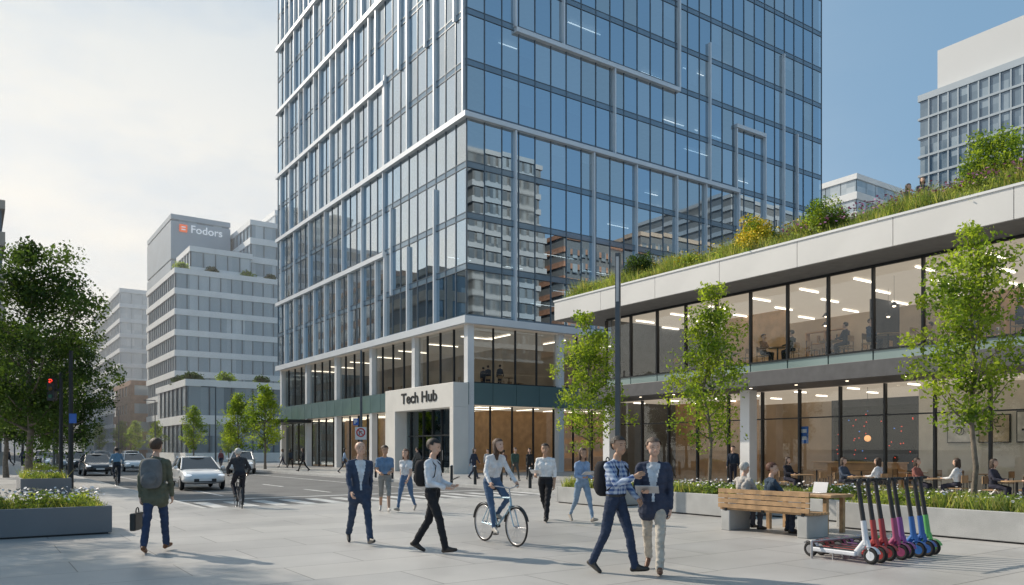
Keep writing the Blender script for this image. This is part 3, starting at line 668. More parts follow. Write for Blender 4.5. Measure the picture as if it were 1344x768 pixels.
def shrub(label,loc,r,h,n,mats,size=.09,fl=None,name='shrub'):
    k=40; g=RNG.normal(size=(k,3)); g/=np.linalg.norm(g,axis=1)[:,None]; g[:,2]=abs(g[:,2]); C=g*np.array([r,r,h])*.75*(RNG.rand(k)**.3)[:,None]; C[:,2]+=.1
    vs,fs,m=leaves(C,np.full(k,r*.35),n,size,RNG.choice([0,0,0,0,1] if fl else [0,1,2],k)); mm=list(mats)
    if fl: mm=[fl]+mm[1:]
    t=thing(name,label,'shrub',loc); leafobj('foliage',vs,fs,m,mm,t); MB().cone((0,0,0),(0,0,h*.5),.03,.02,6).obj('stem',[BARK],t); return t
shrub('rounded dark green shrub on the green roof',(27.5,28.4,9.95),1.15,1.6,7000,LD,.09)
shrub('yellow flowering shrub on the green roof',(27.1,21.3,9.95),1.1,1.65,8000,LG,.085,FLY)
shrub('green shrub on the green roof',(27.5,18.3,10.0),1.05,1.65,7000,LG,.08)
shrub('large leafy shrub on the green roof',(28.2,12.4,10.2),1.35,2.7,10000,LG,.09)
shrub('shrub at the near end of the green roof',(28.6,10.6,10.2),1.1,1.9,7000,LG,.09)
shrub('low shrub on the green roof',(27.4,25,9.9),.6,.8,2000,LG,.09)
for i,(x,y,z,r) in enumerate(((29,139,31.6,1.6),(34,139,31.6,1.3),(40,139,31.6,1.5),(44,139,31.6,1.3),(50,139,31.6,1.5),(25,112,11,1.5),(29,111.5,11,1.7),(34,111.5,11,1.4),(38,111.5,11,1.6),(24.5,118,11,1.4))):
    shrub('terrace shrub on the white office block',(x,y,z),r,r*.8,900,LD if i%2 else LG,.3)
# ---------------- people
def noise3(p,k,seed):
    rs=np.random.RandomState(seed); o=np.zeros(len(p))
    for i in range(5):
        d=rs.normal(size=3); d/=np.linalg.norm(d); o+=np.sin(p@d*k*(1+.35*i)+rs.rand()*6.28)*(.8**i)
    return o/3
def ik(a,t,l1,l2,pole):
    a=V(a);t=V(t);d=t-a;L=min(d.length,(l1+l2)*.999); d.normalize(); t=a+d*L
    x=(l1*l1-l2*l2+L*L)/(2*L); h=math.sqrt(max(0,l1*l1-x*x)); p=V(pole); p=(p-d*p.dot(d)).normalized()
    return a+d*x+p*h,t
SKIN={'light':(.60,.38,.28),'tan':(.45,.27,.18)}
def cloth(c):
    key='cloth_%d_%d_%d'%tuple(int(x*999) for x in c)
    return mat(key,c,.85,0,.18,9,.35,180,spec=.25)
def plaid():
    if 'plaid' in MT: return MT['plaid']
    m=bpy.data.materials.new('plaid_shirt_cloth'); m.use_nodes=True; nt=m.node_tree; p=nt.nodes['Principled BSDF']; p.inputs['Roughness'].default_value=.85
    tc=nn(nt,'ShaderNodeTexCoord'); fs=[]
    for dr in ('X','Z'):
        wv=nn(nt,'ShaderNodeTexWave',wave_type='BANDS',bands_direction=dr); wv.inputs['Scale'].default_value=5.2; nt.links.new(tc.outputs['Object'],wv.inputs['Vector'])
        r=nn(nt,'ShaderNodeMapRange'); r.inputs['From Min'].default_value=.45; r.inputs['From Max'].default_value=.6; nt.links.new(wv.outputs['Fac'],r.inputs['Value']); fs.append(r)
    ad=nn(nt,'ShaderNodeMath',operation='ADD'); nt.links.new(fs[0].outputs[0],ad.inputs[0]); nt.links.new(fs[1].outputs[0],ad.inputs[1])
    hf=nn(nt,'ShaderNodeMath',operation='MULTIPLY'); hf.inputs[1].default_value=.5; nt.links.new(ad.outputs[0],hf.inputs[0])
    c=nn(nt,'ShaderNodeMix',data_type='RGBA'); c.inputs[6].default_value=(.46,.54,.66,1); c.inputs[7].default_value=(.05,.10,.26,1); nt.links.new(hf.outputs[0],c.inputs[0])
    nt.links.new(c.outputs[2],p.inputs['Base Color']); MT['plaid']=m; return m
def person(label,loc,rot,H=1.76,top=(.5,.5,.5),bot=(.05,.06,.1),shoe=(.03,.025,.02),skin='light',hair=(.03,.02,.015),hs='short',legs=((.3,.1,0),(-.25,.25,-.3)),arms=None,lean=.03,sleeve='long',shirt=None,vox=.012,fem=False,head=(0,0),pelvis=None,handt=None,feett=None,coat=False,topm=None,group=None,shorts=False,pn=None,seed=0):
    s=H/1.78; caps=[]; add=lambda a,b,r0,r1,l:caps.append((np.array(a,float),np.array(b,float),r0*s,r1*s,l))
    cl,sl_=cos(lean),sin(lean)
    def T0(x,y,z): return V((x*s,(y*cl+z*sl_)*s,(-y*sl_+z*cl)*s))
    hw=.095 if fem else .09; hj=[T0(-hw,0,0),T0(hw,0,0)]
    fingers=[]
    kn=[];an=[];fd=[]
    for i,sd in ((0,-1),(1,1)):
        if feett:
            tgt=V(feett[i]); k,a=ik(hj[i],tgt-V(pelvis),.44*s,.43*s,(sd*.15,1,.2)); fp=-.15
        else:
            th,kb,fp=legs[i]
            k=hj[i]+V((sd*.008,sin(th),-cos(th))).normalized()*.44*s; a=k+V((0,sin(th-kb),-cos(th-kb)))*.43*s
        kn.append(k);an.append(a);fd.append(fp)
    lo=1e9; parts=[]
    for i in (0,1):
        f=V((((-1,1)[i])*.12,cos(fd[i]),sin(fd[i]))).normalized(); dn=V((0,sin(fd[i]),-cos(fd[i]))); 
        heel=an[i]-f*.045*s+dn*.04*s; ball=an[i]+f*.12*s+dn*.05*s; toe=an[i]+f*.175*s+dn*.055*s
        lo=min(lo,heel.z-.036*s,ball.z-.033*s,toe.z-.026*s); parts.append((heel,ball,toe))
    off=V((0,0,-lo)) if pelvis is None else V(pelvis)
    T=lambda x,y,z:T0(x,y,z)+off
    hj=[h+off for h in hj]; kn=[k+off for k in kn]; an=[a+off for a in an]; parts=[tuple(q+off for q in p) for p in parts]
    for i in (0,1):
        add(hj[i],kn[i],.092 if fem else .092,.064,'bottom')
        if shorts:
            mid=kn[i].lerp(an[i],.12); add(kn[i],mid,.068,.062,'bottom'); add(mid,an[i],.05,.036,'skin')
        else:
            add(kn[i],an[i],.064 if not fem else .056,.054 if not fem else .038,'bottom'); 
        heel,ball,toe=parts[i]; add(an[i],heel,.036,.038,'shoe'); add(heel,ball,.036,.036,'shoe'); add(ball,toe,.037,.028,'shoe'); add(an[i],ball,.034,.034,'shoe')
    sw=.155 if fem else .18
    for sd in (-1,1):
        add(T(sd*.065,-.005,0.0),T(sd*.06,0,.10),.108 if fem else .1,.095,'bottom' if not coat else 'top')
        wr=.088 if fem else .098
        add(T(sd*.055,0,.09),T(sd*.055,.005,.17),wr+.004,wr,'top'); add(T(sd*.055,.005,.17),T(sd*.075,.0,.36),wr,.108 if not fem else .098,'top')
        add(T(sd*.075,0,.36),T(sd*(sw-.065),-.01,.455),.105 if not fem else .095,.072,'top')
        add(T(sd*.03,-.015,.50),T(sd*sw,-.01,.475),.055,.052,'top')
        if fem: add(T(sd*.065,.06,.34),T(sd*.065,.075,.335),.06,.05,'top')
        if coat: add(T(sd*.07,0,.05),T(sd*.082,0,-.12),.118,.124,'top')
    if coat: add(T(0,0,.0),T(0,0,-.10),.12,.125,'top')
    add(T(0,-.01,.46),T(0,.005,.60),.062,.052,'skin')
    add(T(0,-.015,.47),T(0,-.01,.515),.085,.066,'top')
    hc=T(0,.02,.725); yaw,pit=head; HM=Matrix.Rotation(yaw,3,'Z')@Matrix.Rotation(pit,3,'X')
    h=lambda x,y,z: hc+HM@(V((x,y,z))*s)
    add(h(0,-.018,.028),h(0,.012,.03),.09,.088,'skin'); add(h(0,.03,-.02),h(0,.045,-.075),.068,.047,'skin')
    add(h(-.022,.04,-.05),h(.022,.04,-.05),.05,.05,'skin'); add(h(0,.10,.005),h(0,.115,-.028),.010,.016,'skin')
    for sd in (-1,1): add(h(sd*.082,-.005,.012),h(sd*.080,-.0,-.025),.014,.011,'skin'); add(h(sd*.03,.083,.03),h(sd*.012,.09,.03),.014,.014,'skin')
    add(h(-.018,.088,-.055),h(.018,.088,-.055),.013,.013,'skin')
    arms=arms or ((-.3,.12,-.1,.0),(.3,.12,.5,.0))
    for i,sd in ((0,-1),(1,1)):
        sj=T(sd*sw,-.01,.465); ua,fa_=.29*s,.255*s
        if handt and handt[i] is not None:
            e,wv=ik(sj,V(handt[i]),ua,fa_+.03,(sd*.6,-.5,-.8)); 
            d=(wv-e).normalized(); wv=e+d*fa_
        else:
            p,q,fp,fw=arms[i]
            e=sj+V((sd*sin(q),sin(p)*cos(q),-cos(p)*cos(q)))*ua; d=V((-sd*sin(fw),sin(fp)*cos(fw),-cos(fp)*cos(fw))); wv=e+d*fa_
        ur=.052 if not fem else .042
        if sleeve=='short':
            m=sj.lerp(e,.6); add(sj,m,ur+.008,ur+.002,'top'); add(m,e,.042,.037,'skin')
        else: add(sj,e,ur+.006,.047,'top')
        if sleeve=='long': add(e,e.lerp(wv,.93),.046,.038,'top')
        elif sleeve=='rolled': m=e.lerp(wv,.3); add(e,m,.045,.04,'top'); add(m,wv,.037,.027,'skin')
        else: add(e,wv,.038,.026,'skin')
        add(e.lerp(wv,.9),wv+d*.02,.025,.025,'skin')
        nrm=V(pn[i]) if pn and pn[i] else V((-sd,0,0)); nrm=(nrm-d*nrm.dot(d)).normalized(); ac=d.cross(nrm).normalized()
        for k in (-1,0,1): add(wv+d*.02+ac*.012*k,wv+d*.085*s+ac*.024*k,.017,.015,'skin')
        fwd=ac if (ac.dot(V((0,1,.3)))>0) else -ac
        for k,L in zip((-1.5,-.5,.5,1.5),(.062,.074,.07,.052) if fwd==-ac else (.052,.07,.074,.062)):
            b0=wv+d*.085*s+ac*.0165*k; d1=(d+nrm*.35).normalized(); d2=(d+nrm*1.6).normalized()
            b1=b0+d1*L*.5*s; b2=b1+d2*L*.5*s; fingers.append((b0-d*.01,b1,.0092*s,.0085*s)); fingers.append((b1,b2,.0085*s,.007*s))
        b0=wv+d*.03*s+fwd*.025; b1=b0+(fwd*.7+d+nrm*.3).normalized()*.035*s; b2=b1+(d+nrm*.6).normalized()*.03*s
        fingers.append((b0,b1,.0115*s,.0105*s)); fingers.append((b1,b2,.0105*s,.008*s))
    mb=MB()
    for a,b_,r0,r1,l in caps: mb.cap(a,b_,max(r0,vox*.8),max(r1,vox*.8),n=12)
    me=mb.mesh('tmp',[]); o=bpy.data.objects.new('tmp',me); COL.objects.link(o)
    rm=o.modifiers.new('r','REMESH'); rm.mode='VOXEL'; rm.voxel_size=vox
    smm=o.modifiers.new('s','SMOOTH'); smm.factor=.5; smm.iterations=3
    dg=bpy.context.evaluated_depsgraph_get(); me2=bpy.data.meshes.new_from_object(o.evaluated_get(dg)); bpy.data.objects.remove(o); bpy.data.meshes.remove(me)
    nv=len(me2.vertices); P_=np.zeros(nv*3); me2.vertices.foreach_get('co',P_); P_=P_.reshape(-1,3)
    N_=np.zeros(nv*3); me2.vertices.foreach_get('normal',N_); N_=N_.reshape(-1,3)
    def lab(P):
        best=np.full(len(P),1e9); li=np.zeros(len(P),int)
        for j,(a,b_,r0,r1,l) in enumerate(caps):
            ab=b_-a; L2=max(ab@ab,1e-9); t=np.clip((P-a)@ab/L2,0,1); dd=np.linalg.norm(P-a-t[:,None]*ab,axis=1)-(r0+(r1-r0)*t)
            k=dd<best; best[k]=dd[k]; li[k]=j
        return li
    names=['skin','top','bottom','shoe','shirt','belt']; lj=np.array([names.index(c[4]) for c in caps])
    lv_=lj[lab(P_)]
    amp=np.where(lv_==1,.009,np.where(lv_==2,.0085,0.))
    st=P_*np.array([1,1,1.7]); P_=P_+N_*(amp*noise3(st,26,seed+3)+amp*.6*noise3(st,60,seed+9))[:,None]
    nf=len(me2.polygons); C=np.zeros(nf*3); me2.polygons.foreach_get('center',C); C=C.reshape(-1,3); lf=lj[lab(C)]
    Q=C-np.array(off); tz=(Q[:,1]*sl_+Q[:,2]*cl)/s; ty=(Q[:,1]*cl-Q[:,2]*sl_)/s; tx=Q[:,0]/s
    if shirt is not None:
        lf[(lf==1)&(ty>.03)&(np.abs(tx)<.014+.075*np.clip((tz-.12)/.36,0,1))&(tz>(.12 if not coat else .02))]=4
        lf[(lf==0)&(tz<.54)&(tz>.42)&(np.abs(tx)<.1)]=4
    if not coat and not fem:
        lf[(lf==1)&(tz<.075)&(tz>-.1)&(np.abs(tx)<.2)&(np.abs(ty)<.14)]=2
        lf[(tz<.1)&(tz>.07)&(np.abs(tx)<.17)&(np.abs(ty)<.13)&((lf==1)|(lf==2))]=5
    cnt=np.zeros(nf,int); me2.polygons.foreach_get('loop_total',cnt); allv=np.zeros(cnt.sum(),int); me2.loops.foreach_get('vertex_index',allv)
    ptr=0; fl_=allv.tolist(); fcs=[]
    for c in cnt.tolist(): fcs.append(fl_[ptr:ptr+c]); ptr+=c
    vs=P_.tolist(); ml_=lf.tolist(); bpy.data.meshes.remove(me2)
    for a,b_,r0,r1 in (fingers if vox<.02 else []):
        v2,f2=capsule(a,b_,r0,r1,7,2); o_=len(vs); vs+=[list(map(float,x)) for x in v2]; fcs+=[[o_+i for i in f] for f in f2]; ml_+=[0]*len(f2)
    me=bpy.data.meshes.new('body'); me.from_pydata(vs,[],fcs)
    SK=mat('skin_'+skin,SKIN[skin],.5,0,.08,8,spec=.4)
    for m in (SK,topm or cloth(top),cloth(bot),mat('shoe_%d_%d'%(int(shoe[0]*999),int(shoe[2]*999)),shoe,.45),cloth(shirt or (.7,.7,.7)),BLACK): me.materials.append(m)
    me.polygons.foreach_set('material_index',ml_); me.polygons.foreach_set('use_smooth',[True]*len(fcs)); me.update()
    root=thing('person',label,'person',loc,rot,group)
    mkobj('body',me,root)
    HR=mat('hair_%d_%d'%(int(hair[0]*999),int(hair[2]*999)),hair,.6,0,.3,30,.4,120)
    if hs!='bald':
        hb=MB(); c=h(0,-.014,.035); HI=HM.inverted()
        def keep(cc):
            l=HI@cc/s
            if l.y>.03: return l.z>.052
            if l.y>-.02: return l.z>(.01 if hs!='long' else -.06)
            return l.z>-.075
        hb.ell(c,(.1*s,.118*s,.105*s),20,14,0,HM,keep)
        if vox<.02:
            v=np.array(hb.v); v+= (v-np.array(c))*(noise3(v,90,seed)*.06)[:,None]; hb.v=[tuple(x) for x in v]
        if hs=='long':
            hb.cap(h(0,-.055,.0),h(0,-.075,-.13),.078*s,.065*s); hb.cap(h(-.07,-.02,.0),h(-.075,-.01,-.14),.034*s,.028*s); hb.cap(h(.07,-.02,.0),h(.075,-.01,-.14),.034*s,.028*s); hb.cap(h(0,-.075,-.12),h(0,-.07,-.24),.066*s,.03*s)
        hb.obj('hair',[HR],root)
    if vox<.02:
        for sd in (-1,1):
            MB().ell(h(sd*.032,.087,.012),(.012*s,.007*s,.007*s),8,6).obj('eye',[mat('eye_dark',(.03,.02,.015),.2)],root)
            MB().cap(h(sd*.018,.097,.034),h(sd*.046,.084,.035),.004*s,.003*s,n=6,k=2).obj('eyebrow',[HR],root)
        MB().cap(h(-.02,.096,-.052),h(.02,.096,-.052),.005*s,.005*s,n=6,k=2).obj('mouth',[mat('lips',(.35,.13,.11),.5)],root)
    return root
def backpack(label,loc,rot,col,off,sc=1.,sr=.011):
    t=thing('backpack',label,'backpack',loc,rot); x,y,z=off; m=cloth(col)
    b=MB(); b.ell((x,y-.09*sc,z),(.16*sc,.10*sc,.24*sc),16,12); 
    v=np.array(b.v)-np.array((x,y-.09*sc,z)); q=np.array((.16,.10,.24))*sc; n=v/q; n=np.sign(n)*np.abs(n)**.6; b.v=[tuple(a) for a in (n*q+np.array((x,y-.09*sc,z)))]
    b.obj('bag_body',[m],t)
    b=MB(); b.ell((x,y-.185*sc,z-.08*sc),(.12*sc,.045*sc,.11*sc),12,8); b.obj('front_pocket',[m],t)
    for sd in (-1,1):
        b=MB(); pts=[(x+sd*.09,y+.0,z+.2),(x+sd*.105,y+.10,z+.235),(x+sd*.11,y+.215,z+.12),(x+sd*.135,y+.20,z-.04),(x+sd*.15,y+.06,z-.15)]
        for a,c in zip(pts,pts[1:]): b.cap(a,c,sr,sr,n=6,k=2)
        b.obj('shoulder_strap',[m],t)
    MB().torus((x,y-.04,z+.25*sc),.035,.008,'y',12,5).obj('carry_loop',[m],t)
    return t
def tablet(label,loc,rot,col=(.6,.6,.62),w=.24,h=.17,tilt=.6,name='tablet'):
    t=thing(name,label,name,loc,rot); M=Matrix.Rotation(tilt,4,'X')
    MB().box(-w/2,w/2,-h/2,h/2,-.005,.004,0,M).obj('case',[mat('case_%d'%int(col[0]*100),col,.4,.3)],t); MB().box(-w/2+.01,w/2-.01,-h/2+.01,h/2-.01,.0045,.006,0,M).obj('screen',[mat('screen_glass',(.05,.06,.08),.1)],t); return t
W1=((.45,.12,.25),(-.30,.4,-.5)); W2=((-.30,.4,-.5),(.45,.12,.25))
A1=((-.35,.12,-.1,.0),(.35,.12,.7,.05)); A2=((.35,.12,.7,.05),(-.35,.12,-.1,.0))
def rz(r): return Matrix.Rotation(r,3,'Z')
L=GP(204,725); r=Hd(-.1,1)
person('man in olive jacket and blue trousers walking away with a briefcase',L,r,1.80,(.13,.135,.095),(.04,.06,.12),(.16,.06,.02),'light',(.07,.04,.025),legs=((-.22,.12,-.25),(.3,.1,.15)),arms=((-.1,.14,.05,.0),(.15,.12,.3,0)),coat=True,seed=1)
backpack('grey rucksack worn by the man in the olive jacket',L,r,(.16,.165,.17),(0,-.10,1.27))
bc=thing('briefcase','black leather briefcase held in the hand','briefcase',L,r); MB().box(-.33,-.24,-.2,.2,.36,.64).obj('case_body',[mat('black_leather',(.02,.02,.02),.4)],bc,bevel=.02); MB().torus((-.285,0.02,.66),.06,.01,'x',14,6).obj('handle',[BLACK],bc)
L=GP(472,714); r=Hd(.45,-1)
person('bald man in a navy suit and pale shirt walking',L,r,1.82,(.045,.065,.11),(.045,.065,.11),(.02,.02,.02),'light',hs='bald',legs=((.48,.1,.25),(-.34,.35,-.5)),arms=A1,coat=True,shirt=(.6,.65,.7),seed=2)
L=GP(568,726); r=Hd(.75,-.25)
person('man in white shirt and black trousers reading a phone',L,r,1.81,(.66,.69,.74),(.02,.021,.026),(.02,.015,.012),'light',(.02,.015,.012),legs=((-.26,.3,-.4),(.36,.12,.2)),arms=((.15,.1,1.35,.35),(.15,.1,1.25,.35)),head=(0,-.22),lean=0,seed=3,pn=((.2,0,1),(-.2,0,1)))
backpack('black rucksack on the back of the man reading a phone',L,r,(.02,.02,.023),(0,-.11,1.27),.9,.008)
tablet('dark mobile phone held in both hands',L+rz(r)@V((0,.38,1.19)),r,(.05,.05,.05),.08,.15,.4,'phone')
L=GP(505,672); person('man in blue tee shirt and grey shorts walking',L,Hd(.2,-1),1.78,(.14,.23,.36),(.26,.26,.25),(.5,.48,.45),'tan',(.06,.035,.02),legs=W1,arms=((.2,.1,1.4,.3),(.3,.1,1.3,.3)),sleeve='short',shorts=True,head=(.3,-.1),seed=4)
L=GP(533,671); person('woman in white blouse and blue jeans walking',L,Hd(-.3,-1),1.68,(.72,.72,.73),(.10,.17,.29),(.4,.35,.3),'light',(.12,.06,.035),'long',legs=W2,arms=A2,sleeve='short',fem=True,seed=5)
L=GP(716,684); r=Hd(-.35,-1); person('man in white shirt and black trousers carrying a tablet',L,r,1.80,(.74,.74,.74),(.022,.022,.026),(.02,.02,.02),'tan',(.03,.02,.015),legs=((.35,.1,.2),(-.28,.5,-.5)),arms=((-.1,.12,.2,0),(.2,.12,1.3,.3)),sleeve='rolled',head=(.2,0),seed=6,pn=(None,(-.2,0,1)))
tablet('white tablet computer held in one hand',L+rz(r)@V((.12,.38,1.15)),r,(.7,.7,.7),tilt=.5)
L=GP(764,685); r=Hd(.45,-1); person('woman in denim shirt and light jeans carrying papers',L,r,1.70,(.28,.38,.55),(.25,.34,.45),(.35,.3,.25),'tan',(.07,.035,.02),'long',legs=W1,arms=((.1,.1,1.45,.2),(.15,.12,1.5,.2)),fem=True,seed=7,pn=((.2,0,1),(-.2,0,1)))
tablet('grey open tablet computer held at the waist',L+rz(r)@V((.05,.38,1.12)),r,(.6,.6,.6),.26,.2,.4)
L=GP(808,753); r=Hd(.55,-.5); person('man in blue plaid shirt and dark jeans walking and gesturing',L,r,1.80,(.2,.3,.5),(.03,.045,.085),(.02,.018,.016),'tan',(.02,.015,.012),legs=((.34,.12,.18),(-.24,.25,-.4)),arms=((.2,.1,.9,.3),(.6,.15,2.0,.2)),topm=plaid(),head=(-.3,0),seed=8,lean=.04)
backpack('black rucksack on the back of the man in the plaid shirt',L,r,(.02,.02,.025),(0,-.09,1.26))
L=GP(858,751); r=Hd(-.25,-1); person('man in navy blazer and beige trousers holding a laptop',L,r,1.82,(.045,.055,.09),(.50,.46,.40),(.14,.06,.03),'light',(.10,.065,.045),legs=((.35,.1,.2),(-.25,.45,-.45)),arms=((-.1,.12,.1,0),(.25,.15,1.45,.45)),coat=True,shirt=(.6,.63,.67),head=(.35,-.05),seed=9,pn=(None,(-.2,0,1)))
tablet('silver laptop carried by the man in the blazer',L+rz(r)@V((.06,.37,1.13)),r,(.5,.51,.53),.30,.21,.5,'laptop')
# ---------------- bicycles
def bicycle(label,loc,rot,col=(.35,.5,.6),group=None):
    t=thing('bicycle',label,'bicycle',loc,rot,group); m=mat('bike_%d'%int(col[2]*100),col,.3,.3); R_=.34
    A=V((0,-.50,R_));Fr=V((0,.55,R_));BB=V((0,-.07,.30));ST=V((0,-.22,.80));HT=V((0,.36,.82));HL=V((0,.39,.66))
    b=MB()
    for p,q,r in ((BB,ST,.016),(BB,HL,.019),(ST,HT,.016),(HT,HL,.021),(BB,A+V((.05,0,0)),.01),(BB,A-V((.05,0,0)),.01),(ST,A+V((.05,0,0)),.009),(ST,A-V((.05,0,0)),.009),(ST,V((0,-.25,.93)),.013)): b.cone(p,q,r,r,8)
    b.obj('frame',[m],t)
    b=MB()
    for sx in (-.05,.05): b.cone(HL+V((sx,.01,0)),Fr+V((sx,0,0)),.012,.009,8)
    b.box(-.06,.06,.38,.41,.65,.69); b.obj('fork',[m],t)
    for c in (A,Fr):
        wh=mkobj('wheel',None,t,c)
        MB().torus((0,0,0),R_-.017,.017,'x',36,8).obj('tyre',[RUB],wh)
        b=MB(); b.torus((0,0,0),R_-.04,.009,'x',36,6); b.cone((-.04,0,0),(.04,0,0),.02,.02,10)
        for i in range(20):
            a=2*pi*i/20; b.cone((.02*(-1)**i,0,0),(0,(R_-.04)*cos(a),(R_-.04)*sin(a)),.0016,.0016,3)
        b.obj('rim',[STEEL],wh)
        b=MB(); n=12
        for i in range(n):
            a0=pi*.1+pi*.85*i/n;a1=pi*.1+pi*.85*(i+1)/n; rr=R_+.02
            b.quad((-.025,rr*cos(a0),rr*sin(a0)),(.025,rr*cos(a0),rr*sin(a0)),(.025,rr*cos(a1),rr*sin(a1)),(-.025,rr*cos(a1),rr*sin(a1)))
        b.obj('mudguard',[BLACK],wh)
    b=MB(); b.cone(HT,V((0,.33,.98)),.013,.013,8); pts=[(-.28,.12,1.02),(-.2,.3,1.02),(0,.36,.98),(.2,.3,1.02),(.28,.12,1.02)]
    for p,q in zip(pts,pts[1:]): b.cap(p,q,.011,.011,n=8,k=2)
    b.obj('handlebar',[STEEL],t)
    for sx in (-1,1): MB().cap((sx*.28,.12,1.02),(sx*.255,.2,1.02),.017,.017,n=8,k=2).obj('grip',[BLACK],t)
    b=MB(); b.ell((0,-.28,.95),(.075,.08,.03),12,8); b.ell((0,-.19,.95),(.035,.12,.022),12,8); b.obj('saddle',[BLACK],t)
    b=MB(); b.torus(BB+V((.05,0,0)),.085,.006,'x',20,5); b.cone(BB-V((.06,0,0)),BB+V((.06,0,0)),.025,.025,10)
    b.cone(BB+V((.07,0,0)),BB+V((.07,.12,-.12)),.01,.01,6); b.cone(BB-V((.07,0,0)),BB+V((-.07,-.12,.12)),.01,.01,6)
    b.box(.07,.16,.02,.1,.17,.19); b.box(-.16,-.07,-.24,-.16,.41,.43); b.obj('crank',[BLACK],t)
    return t
def rider(label,loc,rot,**k):
    return person(label,loc,rot,pelvis=(0,-.24,1.07),feett=((-.11,-.24,.50),(.11,.02,.26)),handt=((-.27,.15,1.06),(.27,.15,1.06)),lean=k.pop('lean',.3),**k)
L=B(655,13.75); r=Hd(.55,-.84)
bicycle('silver blue city bicycle ridden by a woman in a white shirt',L,r)
rider('woman in white shirt and blue jeans riding a bicycle',L,r,H=1.68,top=(.72,.72,.73),bot=(.08,.13,.22),shoe=(.4,.38,.35),hair=(.09,.05,.03),hs='long',fem=True,head=(.2,.1),seed=10)
L=B(313,22.6,-.12); r=Hd(-.5,1)
bicycle('black bicycle ridden along the road',L,r,(.05,.05,.06))
rider('cyclist in dark jacket with a pale helmet',L,r,H=1.74,top=(.05,.05,.055),bot=(.03,.03,.04),shoe=(.1,.1,.1),hair=(.55,.53,.5),seed=11,vox=.015,lean=.5,head=(0,.3))
L=B(153,37,-.12); r=Hd(-.6,1)
bicycle('dark bicycle near the far kerb',L,r,(.02,.02,.02))
rider('cyclist in blue shirt riding away',L,r,H=1.74,top=(.15,.27,.40),bot=(.03,.04,.06),seed=12,vox=.022)
far=[(452,621,(.35,.45,.6),(.05,.05,.06)),(398,619,(.03,.03,.035),(.02,.02,.02)),(381,615,(.04,.05,.07),(.03,.03,.03)),(371,614,(.3,.3,.3),(.05,.05,.08)),(622,629,(.04,.05,.08),(.03,.04,.07)),(676,632,(.06,.10,.08),(.1,.1,.09)),(695,630,(.03,.03,.03),(.03,.03,.03)),(661,626,(.2,.1,.08),(.04,.04,.05)),(548,622,(.1,.1,.1),(.05,.05,.05)),(290,616,(.3,.1,.1),(.05,.05,.08)),(640,624,(.5,.5,.5),(.05,.06,.1)),(12,612,(.05,.05,.06),(.03,.03,.03)),(30,614,(.1,.1,.12),(.03,.03,.05))]
for i,(x,y,c,b_) in enumerate(far):
    person('pedestrian walking on the pavement near the lobby',GP(x,y),random.uniform(0,6),1.65+.15*random.random(),c,b_,hair=(.04,.03,.02),hs=random.choice(('short','long','short')),legs=W1 if i%2 else W2,arms=A1 if i%2 else A2,vox=.026,seed=20+i,fem=i%3==0,group='distant pedestrians')
# ---------------- bench, table, seated
t=thing('bench','timber slat bench with concrete end blocks beside a table','bench',(13.0,9.8,0))
for y in (-1.0,.8): MB().box(-.3,.35,y,y+.22,0,.42).obj('end_block',[CONC],t,bevel=.015)
b=MB()
for i in range(6): b.box(-.28+i*.1,-.2+i*.1,-1.06,1.06,.425,.47)
b.obj('seat',[WOOD],t); b=MB()
for i in range(4): b.box(-.34,-.30,-1.06,1.06,.47+i*.1,.555+i*.1)
b.obj('backrest',[WOOD],t)
for y in (-.9,0,.9): MB().box(-.30,-.26,y-.03,y+.03,.4,.84).obj('bracket',[DARK],t)
t=thing('table','timber top picnic table beside the bench','table',(14.0,9.75,0)); MB().box(-.4,.35,-.85,.85,.71,.77).obj('table_top',[WOOD],t,bevel=.01)
for y in (-.7,.62):
    for x in (-.33,.22): MB().box(x,x+.08,y,y+.08,0,.71).obj('leg',[WOOD],t)
SIT=((1.45,1.5,0),(1.4,1.45,0))
person('grey haired person in pale jacket sitting on the bench',(12.95,10.45,0),-pi/2,1.72,(.48,.45,.42),(.1,.1,.12),hair=(.45,.43,.4),legs=SIT,arms=((.6,.1,1.4,.2),(.6,.1,1.4,.2)),seed=40)
person('person in dark blue jacket sitting sideways on the bench',(12.95,9.8,0),-pi/2-.5,1.72,(.04,.065,.10),(.04,.05,.08),hair=(.09,.03,.015),legs=SIT,arms=((.6,.1,1.3,.2),(.6,.1,1.3,.2)),seed=41,head=(-.5,0))
def laptop(loc,rot):
    t=thing('laptop','open silver laptop on a table','laptop',loc,rot); MB().box(-.16,.16,-.11,.11,0,.015).obj('keyboard_base',[STEEL],t); MB().box(-.16,.16,0,.012,0,.22,0,Matrix.Translation((0,.11,.01))@Matrix.Rotation(-.3,4,'X')).obj('screen',[STEEL],t)
laptop((14.0,9.5,.77),-pi/2)
def chair(loc,rot,label='timber and black metal cafe chair'):
    t=thing('chair',label,'chair',loc,rot,'cafe chairs'); MB().box(-.21,.21,-.21,.21,.43,.46).obj('seat',[WOOD],t); MB().box(-.2,.2,-.22,-.19,.62,.85).obj('backrest',[WOOD],t)
    for x in (-.18,.18):
        for y in (-.19,.19): MB().cone((x,y,0),(x,y,.43 if y>0 else .84),.014,.014,6).obj('leg',[BLACK],t)
    return t
t=thing('table','round timber cafe table on a black pedestal','table',(25,10.4,0),0,'cafe tables'); tb0=t
MB().cone((0,0,.71),(0,0,.74),.4,.4,24).obj('table_top',[WOOD],t)
MB().cone((0,0,.02),(0,0,.71),.035,.035,10).cone((0,0,0),(0,0,.02),.24,.22,20).obj('pedestal',[BLACK],t)
ch0=chair((25.7,10.4,0),pi/2)
